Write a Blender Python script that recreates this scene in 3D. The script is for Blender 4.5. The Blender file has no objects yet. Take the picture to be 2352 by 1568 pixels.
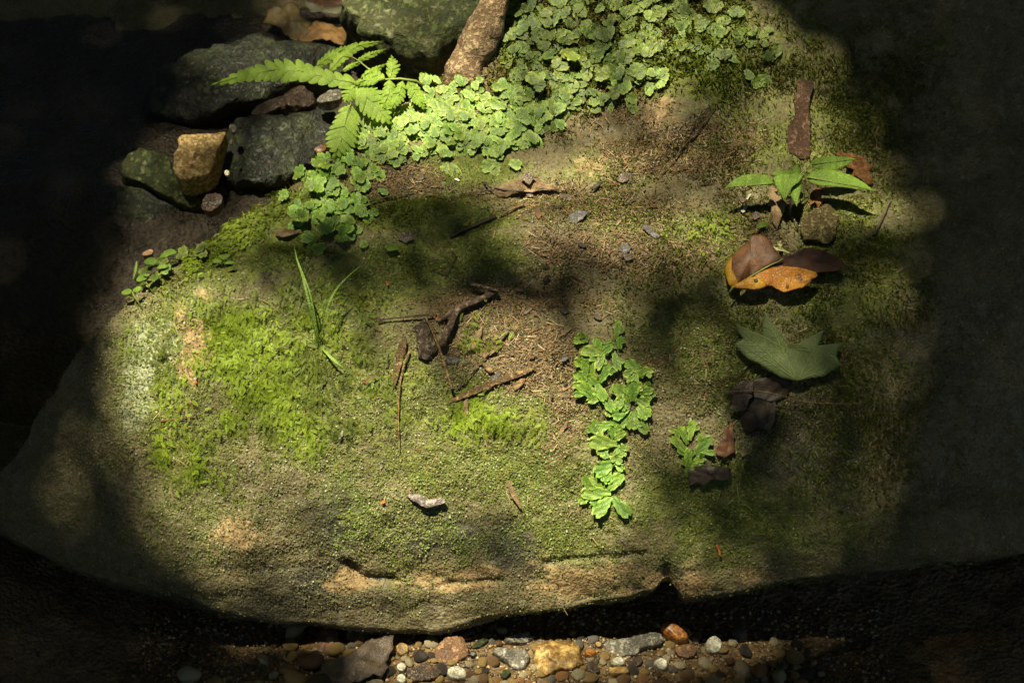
import bpy, math, random
import numpy as np
from mathutils import Vector, Matrix
from mathutils.bvhtree import BVHTree
random.seed(7); rng = np.random.default_rng(7)
C = bpy.context.scene.collection
scene = bpy.context.scene

# ------------------------------------------------------------------ camera
PITCH = math.radians(40.0); DIST = 2.2; IW, IH = 2352.0, 1568.0
FWD = np.array([0, math.cos(PITCH), -math.sin(PITCH)]); UPV = np.array([0, math.sin(PITCH), math.cos(PITCH)])
RGT = np.array([1.0, 0, 0]); CAM = -FWD * DIST
LENS = 36 * DIST / 0.9408; F = LENS / 36 * IW
cd = bpy.data.cameras.new('camera'); cam = bpy.data.objects.new('camera', cd); C.objects.link(cam)
cam.location = CAM; cam.rotation_euler = (math.pi / 2 - PITCH, 0, 0)
cd.lens = LENS; cd.sensor_width = 36; cd.clip_start = 0.05; cd.clip_end = 500
cd.dof.use_dof = True; cd.dof.focus_distance = 2.2; cd.dof.aperture_fstop = 16
scene.camera = cam

# ------------------------------------------------------------------ light
SUN = np.array([-0.16, -0.20, 0.967]); SUN /= np.linalg.norm(SUN)        # towards the sun
sun_el = math.asin(SUN[2]); sun_az = math.atan2(SUN[0], SUN[1])
w = bpy.data.worlds.new('World'); scene.world = w; w.use_nodes = True
nt = w.node_tree; bgn = nt.nodes['Background']
sky = nt.nodes.new('ShaderNodeTexSky'); sky.sky_type = 'NISHITA'; sky.sun_disc = False
sky.sun_elevation = sun_el; sky.sun_rotation = sun_az
nt.links.new(sky.outputs[0], bgn.inputs[0]); bgn.inputs[1].default_value = 0.085
sl = bpy.data.lights.new('sun', 'SUN'); sl.energy = 5.0; sl.angle = math.radians(0.53); sl.color = (1.0, 0.91, 0.66)
so = bpy.data.objects.new('sun', sl); C.objects.link(so)
so.rotation_euler = Vector(SUN).to_track_quat('Z', 'Y').to_euler(); so.location = (0, 0, 12)
scene.view_settings.view_transform = 'Standard'; scene.view_settings.look = 'None'
scene.view_settings.exposure = 1.48; scene.view_settings.gamma = 1.0
scene.cycles.max_bounces = 8; scene.cycles.diffuse_bounces = 3; scene.cycles.glossy_bounces = 2
scene.cycles.transmission_bounces = 4; scene.cycles.transparent_max_bounces = 6
scene.cycles.use_denoising = True
scene.cycles.sample_clamp_indirect = 4

# ------------------------------------------------------------------ maths helpers
def sst(a, b, x):
    t = np.clip((x - a) / (b - a), 0, 1); return t * t * (3 - 2 * t)
def _hash(i, j, k):
    n = (i.astype(np.int64) * 374761393 + j.astype(np.int64) * 668265263 + k.astype(np.int64) * 2147483647) & 0xffffffff
    n = ((n ^ (n >> 13)) * 1274126177) & 0xffffffff
    n = ((n ^ (n >> 16)) * 2246822519) & 0xffffffff
    return ((n ^ (n >> 15)) & 0xffff) / 65535.0
def vnoise(P):
    I = np.floor(P); f = P - I; f = f * f * (3 - 2 * f); I = I.astype(np.int64)
    r = 0
    for a in (0, 1):
        for b in (0, 1):
            for c in (0, 1):
                wgt = (f[:, 0] if a else 1 - f[:, 0]) * (f[:, 1] if b else 1 - f[:, 1]) * (f[:, 2] if c else 1 - f[:, 2])
                r = r + wgt * _hash(I[:, 0] + a, I[:, 1] + b, I[:, 2] + c)
    return r * 2 - 1
def fbm(P, size, octv=4, gain=0.5, seed=0.0):
    P = np.asarray(P, float) / size + seed; r = 0; a = 1.0; t = 0
    for o in range(octv):
        r = r + a * vnoise(P + o * 17.3); t += a; a *= gain; P = P * 2.03
    return r / t
def project(P):
    d = P - CAM; zc = d @ FWD
    return IW / 2 + (d @ RGT) / zc * F, IH / 2 - (d @ UPV) / zc * F
def ray(U, V):
    d = FWD + RGT * (U - IW / 2) / F + UPV * (IH / 2 - V) / F
    return d / np.linalg.norm(d)
def blobs(U, V, L):
    r = np.zeros_like(U)
    for b in L:
        u, v, ru, rv = b[:4]; rot = math.radians(b[4]) if len(b) > 4 else 0; amp = b[5] if len(b) > 5 else 1
        du, dv = U - u, V - v; c, s = math.cos(rot), math.sin(rot)
        x = (du * c + dv * s) / ru; y = (-du * s + dv * c) / rv
        r = np.maximum(r, amp * np.exp(-np.clip((x * x + y * y), 0, 30) ** 1.4 * 0.75))
    return r
def seg_dist(U, V, pts):
    best = np.full(U.shape, 1e9)
    for (x0, y0), (x1, y1) in zip(pts[:-1], pts[1:]):
        dx, dy = x1 - x0, y1 - y0; t = np.clip(((U - x0) * dx + (V - y0) * dy) / (dx * dx + dy * dy), 0, 1)
        best = np.minimum(best, np.hypot(U - x0 - t * dx, V - y0 - t * dy))
    return best
def signed_line(X, Y, pts):
    best = np.full(X.shape, 1e9); sg = np.ones(X.shape)
    for (x0, y0), (x1, y1) in zip(pts[:-1], pts[1:]):
        dx, dy = x1 - x0, y1 - y0; t = np.clip(((X - x0) * dx + (Y - y0) * dy) / (dx * dx + dy * dy), 0, 1)
        d = np.hypot(X - x0 - t * dx, Y - y0 - t * dy); s = np.sign(dx * (Y - y0) - dy * (X - x0))
        m = d < best - 1e-9; best = np.where(m, d, best); sg = np.where(m, s, sg)
    return best * sg

# ------------------------------------------------------------------ object helpers
def tag(o, label=None, cat=None, group=None, kind=None):
    if label: o['label'] = label
    if cat: o['category'] = cat
    if group: o['group'] = group
    if kind: o['kind'] = kind
    return o
def empty(name, loc, label=None, cat=None, group=None):
    o = bpy.data.objects.new(name, None); C.objects.link(o); o.location = [float(v) for v in loc]; o.empty_display_size = 0.02
    return tag(o, label, cat, group)
def mesh(name, V, faces, mat, parent=None, origin=None, smooth=True, col=None, attrs=None, link=True):
    """one mesh object; V in world space, moved to the origin of its thing"""
    V = np.asarray(V, np.float32)
    root = parent
    while root is not None and root.parent is not None: root = root.parent
    org = np.array(root.location, np.float32) if root is not None else (np.array(origin, np.float32) if origin is not None else None)
    if org is not None: V = V - org
    me = bpy.data.meshes.new(name)
    if isinstance(faces, np.ndarray):
        k = faces.shape[1]; n = faces.shape[0]
        me.vertices.add(len(V)); me.vertices.foreach_set('co', V.ravel())
        me.loops.add(n * k); me.loops.foreach_set('vertex_index', faces.astype(np.int32).ravel())
        me.polygons.add(n); me.polygons.foreach_set('loop_start', np.arange(0, n * k, k, dtype=np.int32))
        me.update(calc_edges=True)
    else:
        me.from_pydata(V.tolist(), [], faces); me.update()
    if smooth: me.polygons.foreach_set('use_smooth', np.ones(len(me.polygons), bool))
    if col is not None:
        a = me.color_attributes.new('Col', 'FLOAT_COLOR', 'POINT')
        c4 = np.ones((len(V), 4), np.float32); c4[:, :3] = col; a.data.foreach_set('color', c4.ravel())
    for k, v in (attrs or {}).items():
        a = me.attributes.new(k, 'FLOAT', 'POINT'); a.data.foreach_set('value', np.asarray(v, np.float32))
    if mat: me.materials.append(mat)
    o = bpy.data.objects.new(name, me)
    if link: C.objects.link(o)
    if parent is not None: o.parent = parent
    elif origin is not None: o.location = [float(v) for v in origin]
    return o
def copy_tree(o, parent=None):
    c = o.copy(); C.objects.link(c); c.parent = parent
    for ch in list(o.children): copy_tree(ch, c)
    return c

# ------------------------------------------------------------------ materials
def newmat(name):
    m = bpy.data.materials.new(name); m.use_nodes = True; n = m.node_tree.nodes; n.clear()
    out = n.new('ShaderNodeOutputMaterial'); return m, m.node_tree, out
class NT:
    def __init__(s, t): s.t = t
    def new(s, k, **kw):
        n = s.t.nodes.new(k)
        for a, b in kw.items(): setattr(n, a, b)
        return n
    def put(s, sock, v):
        if isinstance(v, bpy.types.NodeSocket): s.t.links.new(v, sock)
        elif isinstance(v, (tuple, list)) and len(v) == 3 and sock.type == 'RGBA': sock.default_value = (*v, 1)
        else: sock.default_value = v
    def noise(s, vec, scale, detail=4, rough=0.6, dist=0):
        n = s.new('ShaderNodeTexNoise'); n.inputs['Scale'].default_value = scale; n.inputs['Detail'].default_value = detail
        n.inputs['Roughness'].default_value = rough; n.inputs['Distortion'].default_value = dist
        if vec is not None: s.t.links.new(vec, n.inputs['Vector'])
        return n.outputs['Fac']
    def voro(s, vec, scale, feature='F1'):
        n = s.new('ShaderNodeTexVoronoi', feature=feature); n.inputs['Scale'].default_value = scale
        s.t.links.new(vec, n.inputs['Vector']); return n.outputs
    def mix(s, f, a, b, mode='MIX'):
        n = s.new('ShaderNodeMix', data_type='RGBA', blend_type=mode)
        s.put(n.inputs[0], f); s.put(n.inputs[6], a); s.put(n.inputs[7], b); return n.outputs[2]
    def math(s, op, a, b=0.0, clamp=False):
        n = s.new('ShaderNodeMath', operation=op, use_clamp=clamp); s.put(n.inputs[0], a); s.put(n.inputs[1], b); return n.outputs[0]
    def rmap(s, v, a, b, c=0.0, d=1.0):
        n = s.new('ShaderNodeMapRange'); n.interpolation_type = 'SMOOTHSTEP'
        s.put(n.inputs[0], v)
        for i, k in enumerate((a, b, c, d)): n.inputs[i + 1].default_value = k
        return n.outputs[0]
    def ramp(s, v, stops):
        n = s.new('ShaderNodeValToRGB'); e = n.color_ramp.elements
        while len(e) < len(stops): e.new(0.5)
        for el, (p, c) in zip(e, stops): el.position = p; el.color = (*c, 1)
        s.put(n.inputs[0], v); return n.outputs[0]
    def attr(s, name):
        n = s.new('ShaderNodeAttribute', attribute_name=name); return n.outputs['Fac']
    def bump(s, h, strength, dist=0.002, nrm=None):
        n = s.new('ShaderNodeBump'); n.inputs['Strength'].default_value = strength; n.inputs['Distance'].default_value = dist
        s.put(n.inputs['Height'], h)
        if nrm is not None: s.put(n.inputs['Normal'], nrm)
        return n.outputs[0]
    def obj(s): return s.new('ShaderNodeTexCoord').outputs['Object']
    def pos(s): return s.new('ShaderNodeNewGeometry').outputs['Position']
    def bsdf(s, col, rough=0.6, spec=0.5, nrm=None):
        n = s.new('ShaderNodeBsdfPrincipled'); s.put(n.inputs['Base Color'], col); s.put(n.inputs['Roughness'], rough)
        s.put(n.inputs['Specular IOR Level'], spec)
        if nrm is not None: s.put(n.inputs['Normal'], nrm)
        return n
def mat_stone(name, stops, scale=40, rough=0.65, spec=0.4, bump=0.5, speck=None, fine=350, tint=False):
    m, t, out = newmat(name); N = NT(t); v = N.obj()
    n1 = N.noise(v, scale, 6, 0.65, 0.4); n2 = N.noise(v, fine, 3, 0.6)
    c = N.ramp(n1, stops)
    c = N.mix(0.55, c, N.ramp(n2, [(0.3, (0.45, 0.45, 0.45)), (0.7, (1.4, 1.4, 1.4))]), 'MULTIPLY')
    if speck:
        sp = N.rmap(N.noise(v, fine * 0.35, 2, 0.5), 0.62, 0.68); c = N.mix(sp, c, speck)
    if tint:
        oi = N.new('ShaderNodeObjectInfo'); c = N.mix(1.0, c, oi.outputs['Color'], 'MULTIPLY')
    vo = N.voro(v, scale * 1.7, 'DISTANCE_TO_EDGE'); cr = N.rmap(vo['Distance'], 0.0, 0.03)
    pit = N.rmap(N.noise(v, fine * .5, 4, .75), .42, .6)
    c = N.mix(N.math('SUBTRACT', 1.0, N.math('MULTIPLY', pit, 1.0)), c, N.mix(1.0, c, (0.45, 0.42, 0.38), 'MULTIPLY'))
    h = N.math('ADD', N.math('MULTIPLY', n1, 0.8), N.math('ADD', N.math('MULTIPLY', n2, 0.35), N.math('MULTIPLY', pit, .35)))
    b = N.bsdf(c, rough, spec, N.bump(h, bump, 0.003)); t.links.new(b.outputs[0], out.inputs[0]); return m
def mat_leaf(name, c1, c2, scale=120, trans=0.35, tcol=None, rough=0.45, spec=0.4, bump=0.3, spots=None, vcol=False, cells=420):
    m, t, out = newmat(name); N = NT(t)
    v = N.obj(); n = N.noise(v, scale, 5, 0.65)
    c = N.mix(N.rmap(n, 0.35, 0.65), c1, c2)
    if spots: c = N.mix(N.rmap(N.noise(v, spots[1], 3, 0.6), spots[2], spots[2] + 0.06), c, spots[0])
    if vcol:
        a = N.new('ShaderNodeAttribute', attribute_name='Col'); c = N.mix(1.0, c, a.outputs['Color'], 'MULTIPLY')
    n2 = N.noise(v, scale * 6, 2, 0.5); h = N.math('ADD', n, N.math('MULTIPLY', n2, 0.5))
    if cells:                                   # the fine net of veins
        ed = N.rmap(N.voro(v, cells, 'DISTANCE_TO_EDGE')['Distance'], 0.0, 0.22); h = N.math('ADD', h, N.math('MULTIPLY', ed, 0.5))
        c = N.mix(N.math('MULTIPLY', N.math('SUBTRACT', 1.0, ed), 0.45), c, N.mix(1.0, c, (0.55, 0.55, 0.5), 'MULTIPLY'))
        c = N.mix(0.5, c, N.ramp(N.noise(v, scale * .45, 3, .6), [(0.3, (0.5, 0.5, 0.5)), (0.7, (1.4, 1.35, 1.3))]), 'MULTIPLY')
    b = N.bsdf(c, rough, spec, N.bump(h, bump, 0.0012))
    tr = N.new('ShaderNodeBsdfTranslucent')
    tc = N.mix(1.0, c, tcol or (1.15, 1.2, 0.6), 'MULTIPLY'); N.put(tr.inputs[0], tc)
    mx = N.new('ShaderNodeMixShader'); mx.inputs[0].default_value = trans
    t.links.new(b.outputs[0], mx.inputs[1]); t.links.new(tr.outputs[0], mx.inputs[2]); t.links.new(mx.outputs[0], out.inputs[0]); return m

# ------------------------------------------------------------------ the boulder: one sheet, swept along x
TH = [(-400, 24), (-100, 30), (0, 34), (200, 36), (330, 25), (450, 12), (560, 16), (650, 33), (784, 47), (900, 54), (1100, 62), (1300, 72), (1400, 78), (1432, 86)]
def theta(v): return math.radians(np.interp(v, [a for a, _ in TH], [b for _, b in TH]))
def march(v0, v1, dv):
    p = np.array([0.0, 0.0]); out = [(v0, 0.0, 0.0)]; v = v0
    camp = CAM[1:]; n = int(abs(v1 - v0) / abs(dv) + 0.5)
    for _ in range(n):
        vn = v + dv; th = theta((v + vn) / 2); d = ray(IW / 2, vn)[1:]; s = np.array([math.cos(th), math.sin(th)])
        A = np.array([[d[0], -s[0]], [d[1], -s[1]]]); k = np.linalg.solve(A, p - camp); p = camp + d * k[0]
        v = vn; out.append((v, p[0], p[1]))
    return out
PROF = march(784, -400, -2)[::-1] + march(784, 1432, 2)[1:]
PV, PY, PZ = (np.array([r[i] for r in PROF]) for i in range(3))
def base_pt(u, v):
    y = np.interp(v, PV, PY); z = np.interp(v, PV, PZ); zc = (y - CAM[1]) * FWD[1] + (z - CAM[2]) * FWD[2]
    return (u - IW / 2) / F * zc, y, z
# rows: far back, visible part at even arc length, underside
arc = np.concatenate([[0], np.cumsum(np.hypot(np.diff(PY), np.diff(PZ)))])
ns = int(arc[-1] / 0.0019); sv = np.linspace(0, arc[-1], ns)
RV = np.interp(sv, arc, PV); RY = np.interp(sv, arc, PY); RZ = np.interp(sv, arc, PZ)
nb = 24; tb = np.linspace(1, 0, nb, endpoint=False) ** 1.6
BY = RY[0] + tb * 1.6; BZ = RZ[0] + tb * 0.45; BV = np.full(nb, -450.0)
nu = 30; tu = np.linspace(0, 1, nu + 1)[1:]
UY = RY[-1] + 0.01 * np.sin(tu * 3) + tu ** 1.3 * 0.22; UZ = RZ[-1] - 0.03 * np.sin(np.minimum(tu * 6, math.pi / 2)) - 0.03 * tu; UVr = np.full(nu, 1440.0)
ROWY = np.concatenate([BY, RY, UY]); ROWZ = np.concatenate([BZ, RZ, UZ]); ROWV = np.concatenate([BV, RV, UVr])
under = np.concatenate([np.zeros(nb + ns), tu])
xs = np.concatenate([np.linspace(-1.6, -0.57, 22)[:-1], np.arange(-0.57, 0.5701, 0.0021), np.linspace(0.57, 1.6, 22)[1:]])
NR, NX = len(ROWY), len(xs)
X = np.tile(xs, (NR, 1)); Y = np.tile(ROWY[:, None], (1, NX)); Zz = np.tile(ROWZ[:, None], (1, NX)); VV = np.tile(ROWV[:, None], (1, NX)); UN = np.tile(under[:, None], (1, NX))
P0 = np.stack([X, Y, Zz], -1).reshape(-1, 3)
U0, V0 = project(P0)
# lip line rises to the right, notch
lipU = [-200, 400, 600, 760, 900, 1000, 1150, 1300, 1450, 1500, 1528, 1552, 1585, 1700, 1900, 2100, 2352, 2800]
lipV = [1330, 1370, 1425, 1438, 1452, 1455, 1412, 1396, 1368, 1352, 1330, 1350, 1370, 1350, 1316, 1296, 1275, 1250]
ux = IW / 2 + xs / (0.9408 / IW)
lift = (1436 - np.interp(ux, lipU, lipV)) * 0.0004 / math.cos(PITCH)
wl = sst(1080, 1420, ROWV)[:, None]
Zz = Zz + wl * lift[None, :]
# the face turns away on the left and gently on the right
Y = Y + (1.5 * np.clip(-X - 0.27, 0, 0.6) ** 2 + 0.5 * np.clip(X - 0.30, 0, 1) ** 2) * sst(500, 1000, VV)
# the left rim: beyond it the rock falls to the creek
rim_px = [(1420, -395), (1310, -250), (1190, -60), (1112, 60), (1050, 145), (950, 195), (860, 250), (765, 345), (650, 425), (520, 500), (420, 570), (330, 630), (245, 705), (120, 800), (-120, 900), (-500, 980)]
rim = [tuple(float(q) for q in base_pt(*p)[:2]) for p in rim_px]
rim = [(rim[0][0] + 0.35, rim[0][1] + 1.5)] + rim
sd = signed_line(X.ravel(), Y.ravel(), rim).reshape(NR, NX)      # > 0 inside
inside = signed_line(np.array([0.0]), np.array([0.1]), rim)[0]
sd = sd * np.sign(inside)
d = np.clip(-sd, 0, None)
drop = 0.44 * (1 - np.exp(-(d / 0.10) ** 1.25)) + 0.012 * np.exp(-(np.clip(sd, 0, None) / 0.02))
Zz = Zz - drop * (1 - sst(1150, 1300, VV))
P1 = np.stack([X, Y, Zz], -1)
def normals(P):
    dx = np.gradient(P, axis=1); dr = np.gradient(P, axis=0); n = np.cross(dr, dx); n /= np.linalg.norm(n, axis=-1, keepdims=True) + 1e-12; return n
Nn = normals(P1)
if Nn[NR // 2, NX // 2, 2] < 0: Nn = -Nn
Q = P1.reshape(-1, 3); U1, V1 = project(Q)
disp = 0.011 * fbm(Q, 0.16, 3, seed=3.1) + 0.0045 * fbm(Q, 0.045, 3, seed=9.2) + 0.0022 * fbm(Q, 0.014, 3, seed=5.5)
# crevices that hold litter, hollows and swellings
def groove(pts, width, depth):
    dd = seg_dist(U1 + 10 * fbm(Q, 0.03, 2, seed=1.2), V1 + 10 * fbm(Q, 0.03, 2, seed=4.2), pts); return -depth * np.exp(-(dd / width) ** 2)
disp += groove([(830, 475), (960, 448), (1130, 446), (1290, 448)], 16, 0.005)
disp += groove([(1000, 548), (1090, 518), (1200, 470)], 16, 0.008)
disp += groove([(1640, 255), (1600, 330), (1500, 410)], 14, 0.006)
disp += groove([(1400, 215), (1460, 320), (1540, 370)], 14, 0.005)
disp += groove([(620, 545), (720, 560), (900, 590), (1020, 620)], 20, 0.006)
disp += groove([(800, 1300), (830, 1335), (900, 1338)], 12, 0.008)
disp += groove([(1000, 1352), (1150, 1338)], 6, 0.003) + groove([(1250, 1300), (1330, 1290), (1480, 1275)], 8, 0.003)
disp += groove([(1528, 1320), (1540, 1400)], 16, 0.012)
disp += -0.014 * blobs(U1, V1, [(930, 640, 170, 50), (1380, 650, 220, 50, 0, .8)]) + 0.010 * blobs(U1, V1, [(1560, 262, 80, 62), (1330, 380, 150, 50), (1300, 530, 90, 50), (560, 1240, 70, 60, 0, .6)]) + 0.012 * blobs(U1, V1, [(460, 690, 90, 70), (1270, 790, 90, 60, 0, .5)])
disp += -0.012 * blobs(U1, V1, [(1880, 560, 90, 30), (1720, 930, 80, 90, 0, .8)])
fade = np.where((xs > -0.6) & (xs < 0.6), 1.0, 0.4)[None, :].repeat(NR, 0).ravel()
strata = 0.0011 * np.sin((Q[:, 2] + 0.1 * Q[:, 0] + 0.012 * fbm(Q, 0.08, 2)) / 0.0075) * sst(1270, 1340, V1)
grain = 0.0011 * fbm(Q, 0.0055, 2, seed=2.7)
P2 = (Q + Nn.reshape(-1, 3) * ((disp + strata) * fade + grain)[:, None]).reshape(NR, NX, 3)
N2 = normals(P2)
if N2[NR // 2, NX // 2, 2] < 0: N2 = -N2
BP = P2.reshape(-1, 3); BN = N2.reshape(-1, 3); BU, BVv = project(BP)
ii = np.arange(NR * NX).reshape(NR, NX)
BF = np.stack([ii[:-1, :-1], ii[1:, :-1], ii[1:, 1:], ii[:-1, 1:]], -1).reshape(-1, 4)

# covers of the stone, plus painted haze and shade, as surface masks
n_a = fbm(BP, 0.035, 4, seed=21.0); n_b = fbm(BP, 0.012, 3, seed=33.0)
film = blobs(BU, BVv, [(1050, 390, 210, 40, 0, .9), (950, 490, 200, 45, 0, 1), (1080, 520, 180, 30, -15, .8), (1370, 390, 110, 50, 0, .7), (900, 620, 220, 90, 0, .8), (1120, 590, 110, 60, 0, .8), (1640, 560, 110, 90, 0, 1), (1270, 480, 120, 40, 0, .6),
    (600, 560, 300, 80, -30, 1), (700, 850, 330, 220, 0, .9), (420, 900, 160, 250, 0, .8), (1050, 980, 420, 160, 0, .75), (1180, 760, 90, 60, 0, .8), (1500, 600, 250, 120, 0, .5),
    (1600, 800, 200, 160, 0, .7), (1650, 1180, 330, 110, 0, .7), (1950, 650, 160, 220, 0, .8), (1350, 1200, 200, 90, 0, .5), (1600, 130, 450, 150, 0, .7), (1800, 300, 250, 120, 0, .7), (1000, 1150, 500, 120, 0, .45)])
soil = blobs(BU, BVv, [(1230, 810, 110, 80, -20, 1), (1100, 760, 160, 100, 0, .6), (1290, 560, 90, 45, 0, .8), (900, 410, 110, 45, 0, .8), (1560, 340, 190, 60, -10, .9), (1420, 240, 120, 60, 20, .7), (1500, 590, 200, 60, 0, .8), (1370, 470, 250, 50, 0, .7), (1150, 700, 200, 60, 0, .6), (1300, 960, 60, 120, 10, .6), (1060, 180, 130, 50, 0, .8), (1450, 880, 200, 150, 0, .4), (1750, 560, 120, 90, 0, .5), (1270, 690, 150, 60, 0, .7)])
tan = np.maximum(blobs(BU, BVv, [(560, 1235, 75, 55, 20, .9), (430, 780, 60, 90, -10, .9), (480, 650, 50, 40, 0, .6), (800, 1330, 60, 30, 0, .9), (1050, 1330, 140, 30, -4, 1), (1380, 1330, 190, 40, -6, .9), (1650, 1330, 130, 30, -6, .8), (1560, 265, 80, 60, 0, .55), (1350, 390, 70, 40, 0, .6), (1260, 1300, 60, 30, 0, .6), (2000, 1110, 90, 60, 0, .4)]), sst(1420, 1500, BVv + 30 * n_a) * 0.3)
dark = np.maximum(blobs(BU, BVv, [(930, 640, 160, 50, 0, .8), (1170, 1250, 60, 70, 0, .9), (780, 1190, 100, 90, 0, .8), (1010, 1225, 150, 60, 0, .85), (900, 1150, 60, 40, 0, .5), (700, 1330, 120, 50, 0, .6), (640, 1390, 120, 40, 0, .6), (600, 620, 80, 40, 0, .8), (1740, 950, 90, 140, 0, .7), (1880, 1000, 200, 200, 0, .5)]), (UN.ravel() > 0) * 0.8)  # grey stains; shade of the hollows and underside painted in as well
pale = np.clip(blobs(BU, BVv, [(318, 880, 40, 150, 6, 1), (390, 780, 40, 60, 0, .6), (1340, 385, 110, 40, 0, .5), (1300, 520, 60, 30, 0, .5), (1000, 1180, 260, 60, 0, .35)]) + .6 * n_a - .05, 0, 1)  # left shoulder's haze and glow painted in, with pale film elsewhere
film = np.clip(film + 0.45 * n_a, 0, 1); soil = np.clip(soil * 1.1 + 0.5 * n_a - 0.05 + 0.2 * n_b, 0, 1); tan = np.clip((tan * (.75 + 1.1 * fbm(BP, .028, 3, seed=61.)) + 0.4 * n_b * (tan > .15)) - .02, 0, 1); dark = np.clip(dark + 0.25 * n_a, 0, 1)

def mat_boulder():
    m, t, out = newmat('mossy_sandstone'); N = NT(t); v = N.pos()
    big = N.noise(v, 22, 6, 0.65); mid = N.noise(v, 95, 5, 0.65); fine = N.noise(v, 420, 3, 0.65)
    vor = N.voro(v, 330)
    rock = N.ramp(big, [(0.3, (0.085, 0.07, 0.035)), (0.5, (0.14, 0.115, 0.055)), (0.7, (0.2, 0.16, 0.08))])
    rock = N.mix(N.rmap(mid, 0.5, 0.7), rock, (0.19, 0.165, 0.11))
    soilc = N.ramp(mid, [(0.3, (0.065, 0.043, 0.02)), (0.55, (0.13, 0.088, 0.04)), (0.75, (0.2, 0.145, 0.07))])
    tanc = N.ramp(mid, [(0.25, (0.13, 0.085, 0.035)), (0.5, (0.27, 0.185, 0.085)), (0.75, (0.4, 0.29, 0.15))])
    filmc = N.ramp(mid, [(0.25, (0.04, 0.052, 0.008)), (0.5, (0.095, 0.115, 0.015)), (0.75, (0.2, 0.21, 0.04))])
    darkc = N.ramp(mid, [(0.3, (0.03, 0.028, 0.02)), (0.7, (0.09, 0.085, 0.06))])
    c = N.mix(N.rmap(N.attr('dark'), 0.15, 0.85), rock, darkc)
    c = N.mix(N.rmap(N.math('ADD', N.attr('film'), N.math('MULTIPLY', N.math('SUBTRACT', mid, 0.5), 0.9)), 0.2, 0.75), c, filmc)
    c = N.mix(N.rmap(N.math('ADD', N.attr('soil'), N.math('MULTIPLY', N.math('SUBTRACT', mid, 0.5), 1.2)), 0.25, 0.6), c, soilc)
    c = N.mix(N.rmap(N.math('ADD', N.attr('tan'), N.math('MULTIPLY', N.math('SUBTRACT', mid, 0.5), 0.8)), 0.25, 0.65), c, tanc)
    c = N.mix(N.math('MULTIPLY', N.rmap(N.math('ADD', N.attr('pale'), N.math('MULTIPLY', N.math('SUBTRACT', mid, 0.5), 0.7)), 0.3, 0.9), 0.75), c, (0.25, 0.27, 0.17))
    c = N.mix(0.75, c, N.ramp(fine, [(0.3, (0.5, 0.5, 0.48)), (0.5, (0.95, 0.95, 0.95)), (0.72, (1.45, 1.42, 1.35))]), 'MULTIPLY')
    sp = N.rmap(N.noise(v, 260, 2, 0.5), 0.66, 0.72); c = N.mix(N.math('MULTIPLY', sp, 0.5), c, (0.3, 0.29, 0.2))
    h = N.math('ADD', N.math('MULTIPLY', mid, 0.7), N.math('ADD', N.math('MULTIPLY', fine, 0.6), N.math('MULTIPLY', vor['Distance'], -0.5)))
    rough = N.rmap(N.noise(v, 60, 3, 0.6), 0.35, 0.65, 0.42, 0.8)
    b = N.bsdf(c, rough, 0.35, N.bump(h, 0.75, 0.003)); t.links.new(b.outputs[0], out.inputs[0]); return m
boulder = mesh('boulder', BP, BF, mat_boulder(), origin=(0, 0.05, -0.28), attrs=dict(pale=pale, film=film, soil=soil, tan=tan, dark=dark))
tag(boulder, 'large domed boulder coated in moss and algae that fills the middle of the view', 'boulder')
BVH_B = BVHTree.FromPolygons(BP.tolist(), BF.tolist())

# ------------------------------------------------------------------ creek bed and forest floor
def bed_z(x, y):
    P = np.stack([x, y, 0 * x], -1).reshape(-1, 3)
    back = sst(0.05, 0.42, y) * 0.17
    n = (0.012 * fbm(P, 0.12, 3, seed=8.8) + 0.003 * fbm(P, 0.02, 2, seed=1.8)).reshape(np.shape(x))
    return -0.287 + back + n
gx = np.concatenate([np.linspace(-3, -0.7, 30)[:-1], np.arange(-0.7, 0.701, 0.006), np.linspace(0.7, 3, 30)[1:]])
gy = np.concatenate([np.linspace(-3, -0.45, 30)[:-1], np.arange(-0.45, 1.3, 0.006), np.linspace(1.3, 4, 30)[1:]])
GX, GY = np.meshgrid(gx, gy); GZ = bed_z(GX, GY)
GP = np.stack([GX, GY, GZ], -1).reshape(-1, 3); gi = np.arange(GX.size).reshape(GX.shape)
GF = np.stack([gi[:-1, :-1], gi[:-1, 1:], gi[1:, 1:], gi[1:, :-1]], -1).reshape(-1, 4)
def mat_bed():
    m, t, out = newmat('wet_silt_and_grit'); N = NT(t); v = N.pos()
    mid = N.noise(v, 70, 5, 0.7); fine = N.noise(v, 380, 3, 0.6); vo = N.voro(v, 210)
    c = N.ramp(mid, [(0.3, (0.07, 0.045, 0.02)), (0.55, (0.16, 0.105, 0.045)), (0.75, (0.28, 0.19, 0.085))])
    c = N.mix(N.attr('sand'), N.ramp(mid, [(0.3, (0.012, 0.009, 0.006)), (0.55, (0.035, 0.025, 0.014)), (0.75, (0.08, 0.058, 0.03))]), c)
    c = N.mix(0.6, c, N.ramp(fine, [(0.3, (0.3, 0.3, 0.3)), (0.7, (1.5, 1.4, 1.3))]), 'MULTIPLY')
    b = N.bsdf(c, N.rmap(mid, 0.3, 0.7, 0.25, 0.7), 0.5, N.bump(N.math('ADD', fine, N.math('MULTIPLY', vo['Distance'], -1.0)), 0.8, 0.004))
    t.links.new(b.outputs[0], out.inputs[0]); return m
M_BED = mat_bed()
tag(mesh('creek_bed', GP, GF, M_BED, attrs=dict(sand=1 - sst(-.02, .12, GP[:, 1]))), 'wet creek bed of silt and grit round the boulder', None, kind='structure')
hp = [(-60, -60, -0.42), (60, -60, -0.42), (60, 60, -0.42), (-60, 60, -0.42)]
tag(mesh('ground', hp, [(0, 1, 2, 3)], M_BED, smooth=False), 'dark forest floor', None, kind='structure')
BVH_G = BVHTree.FromPolygons(GP.tolist(), GF.tolist())
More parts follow.
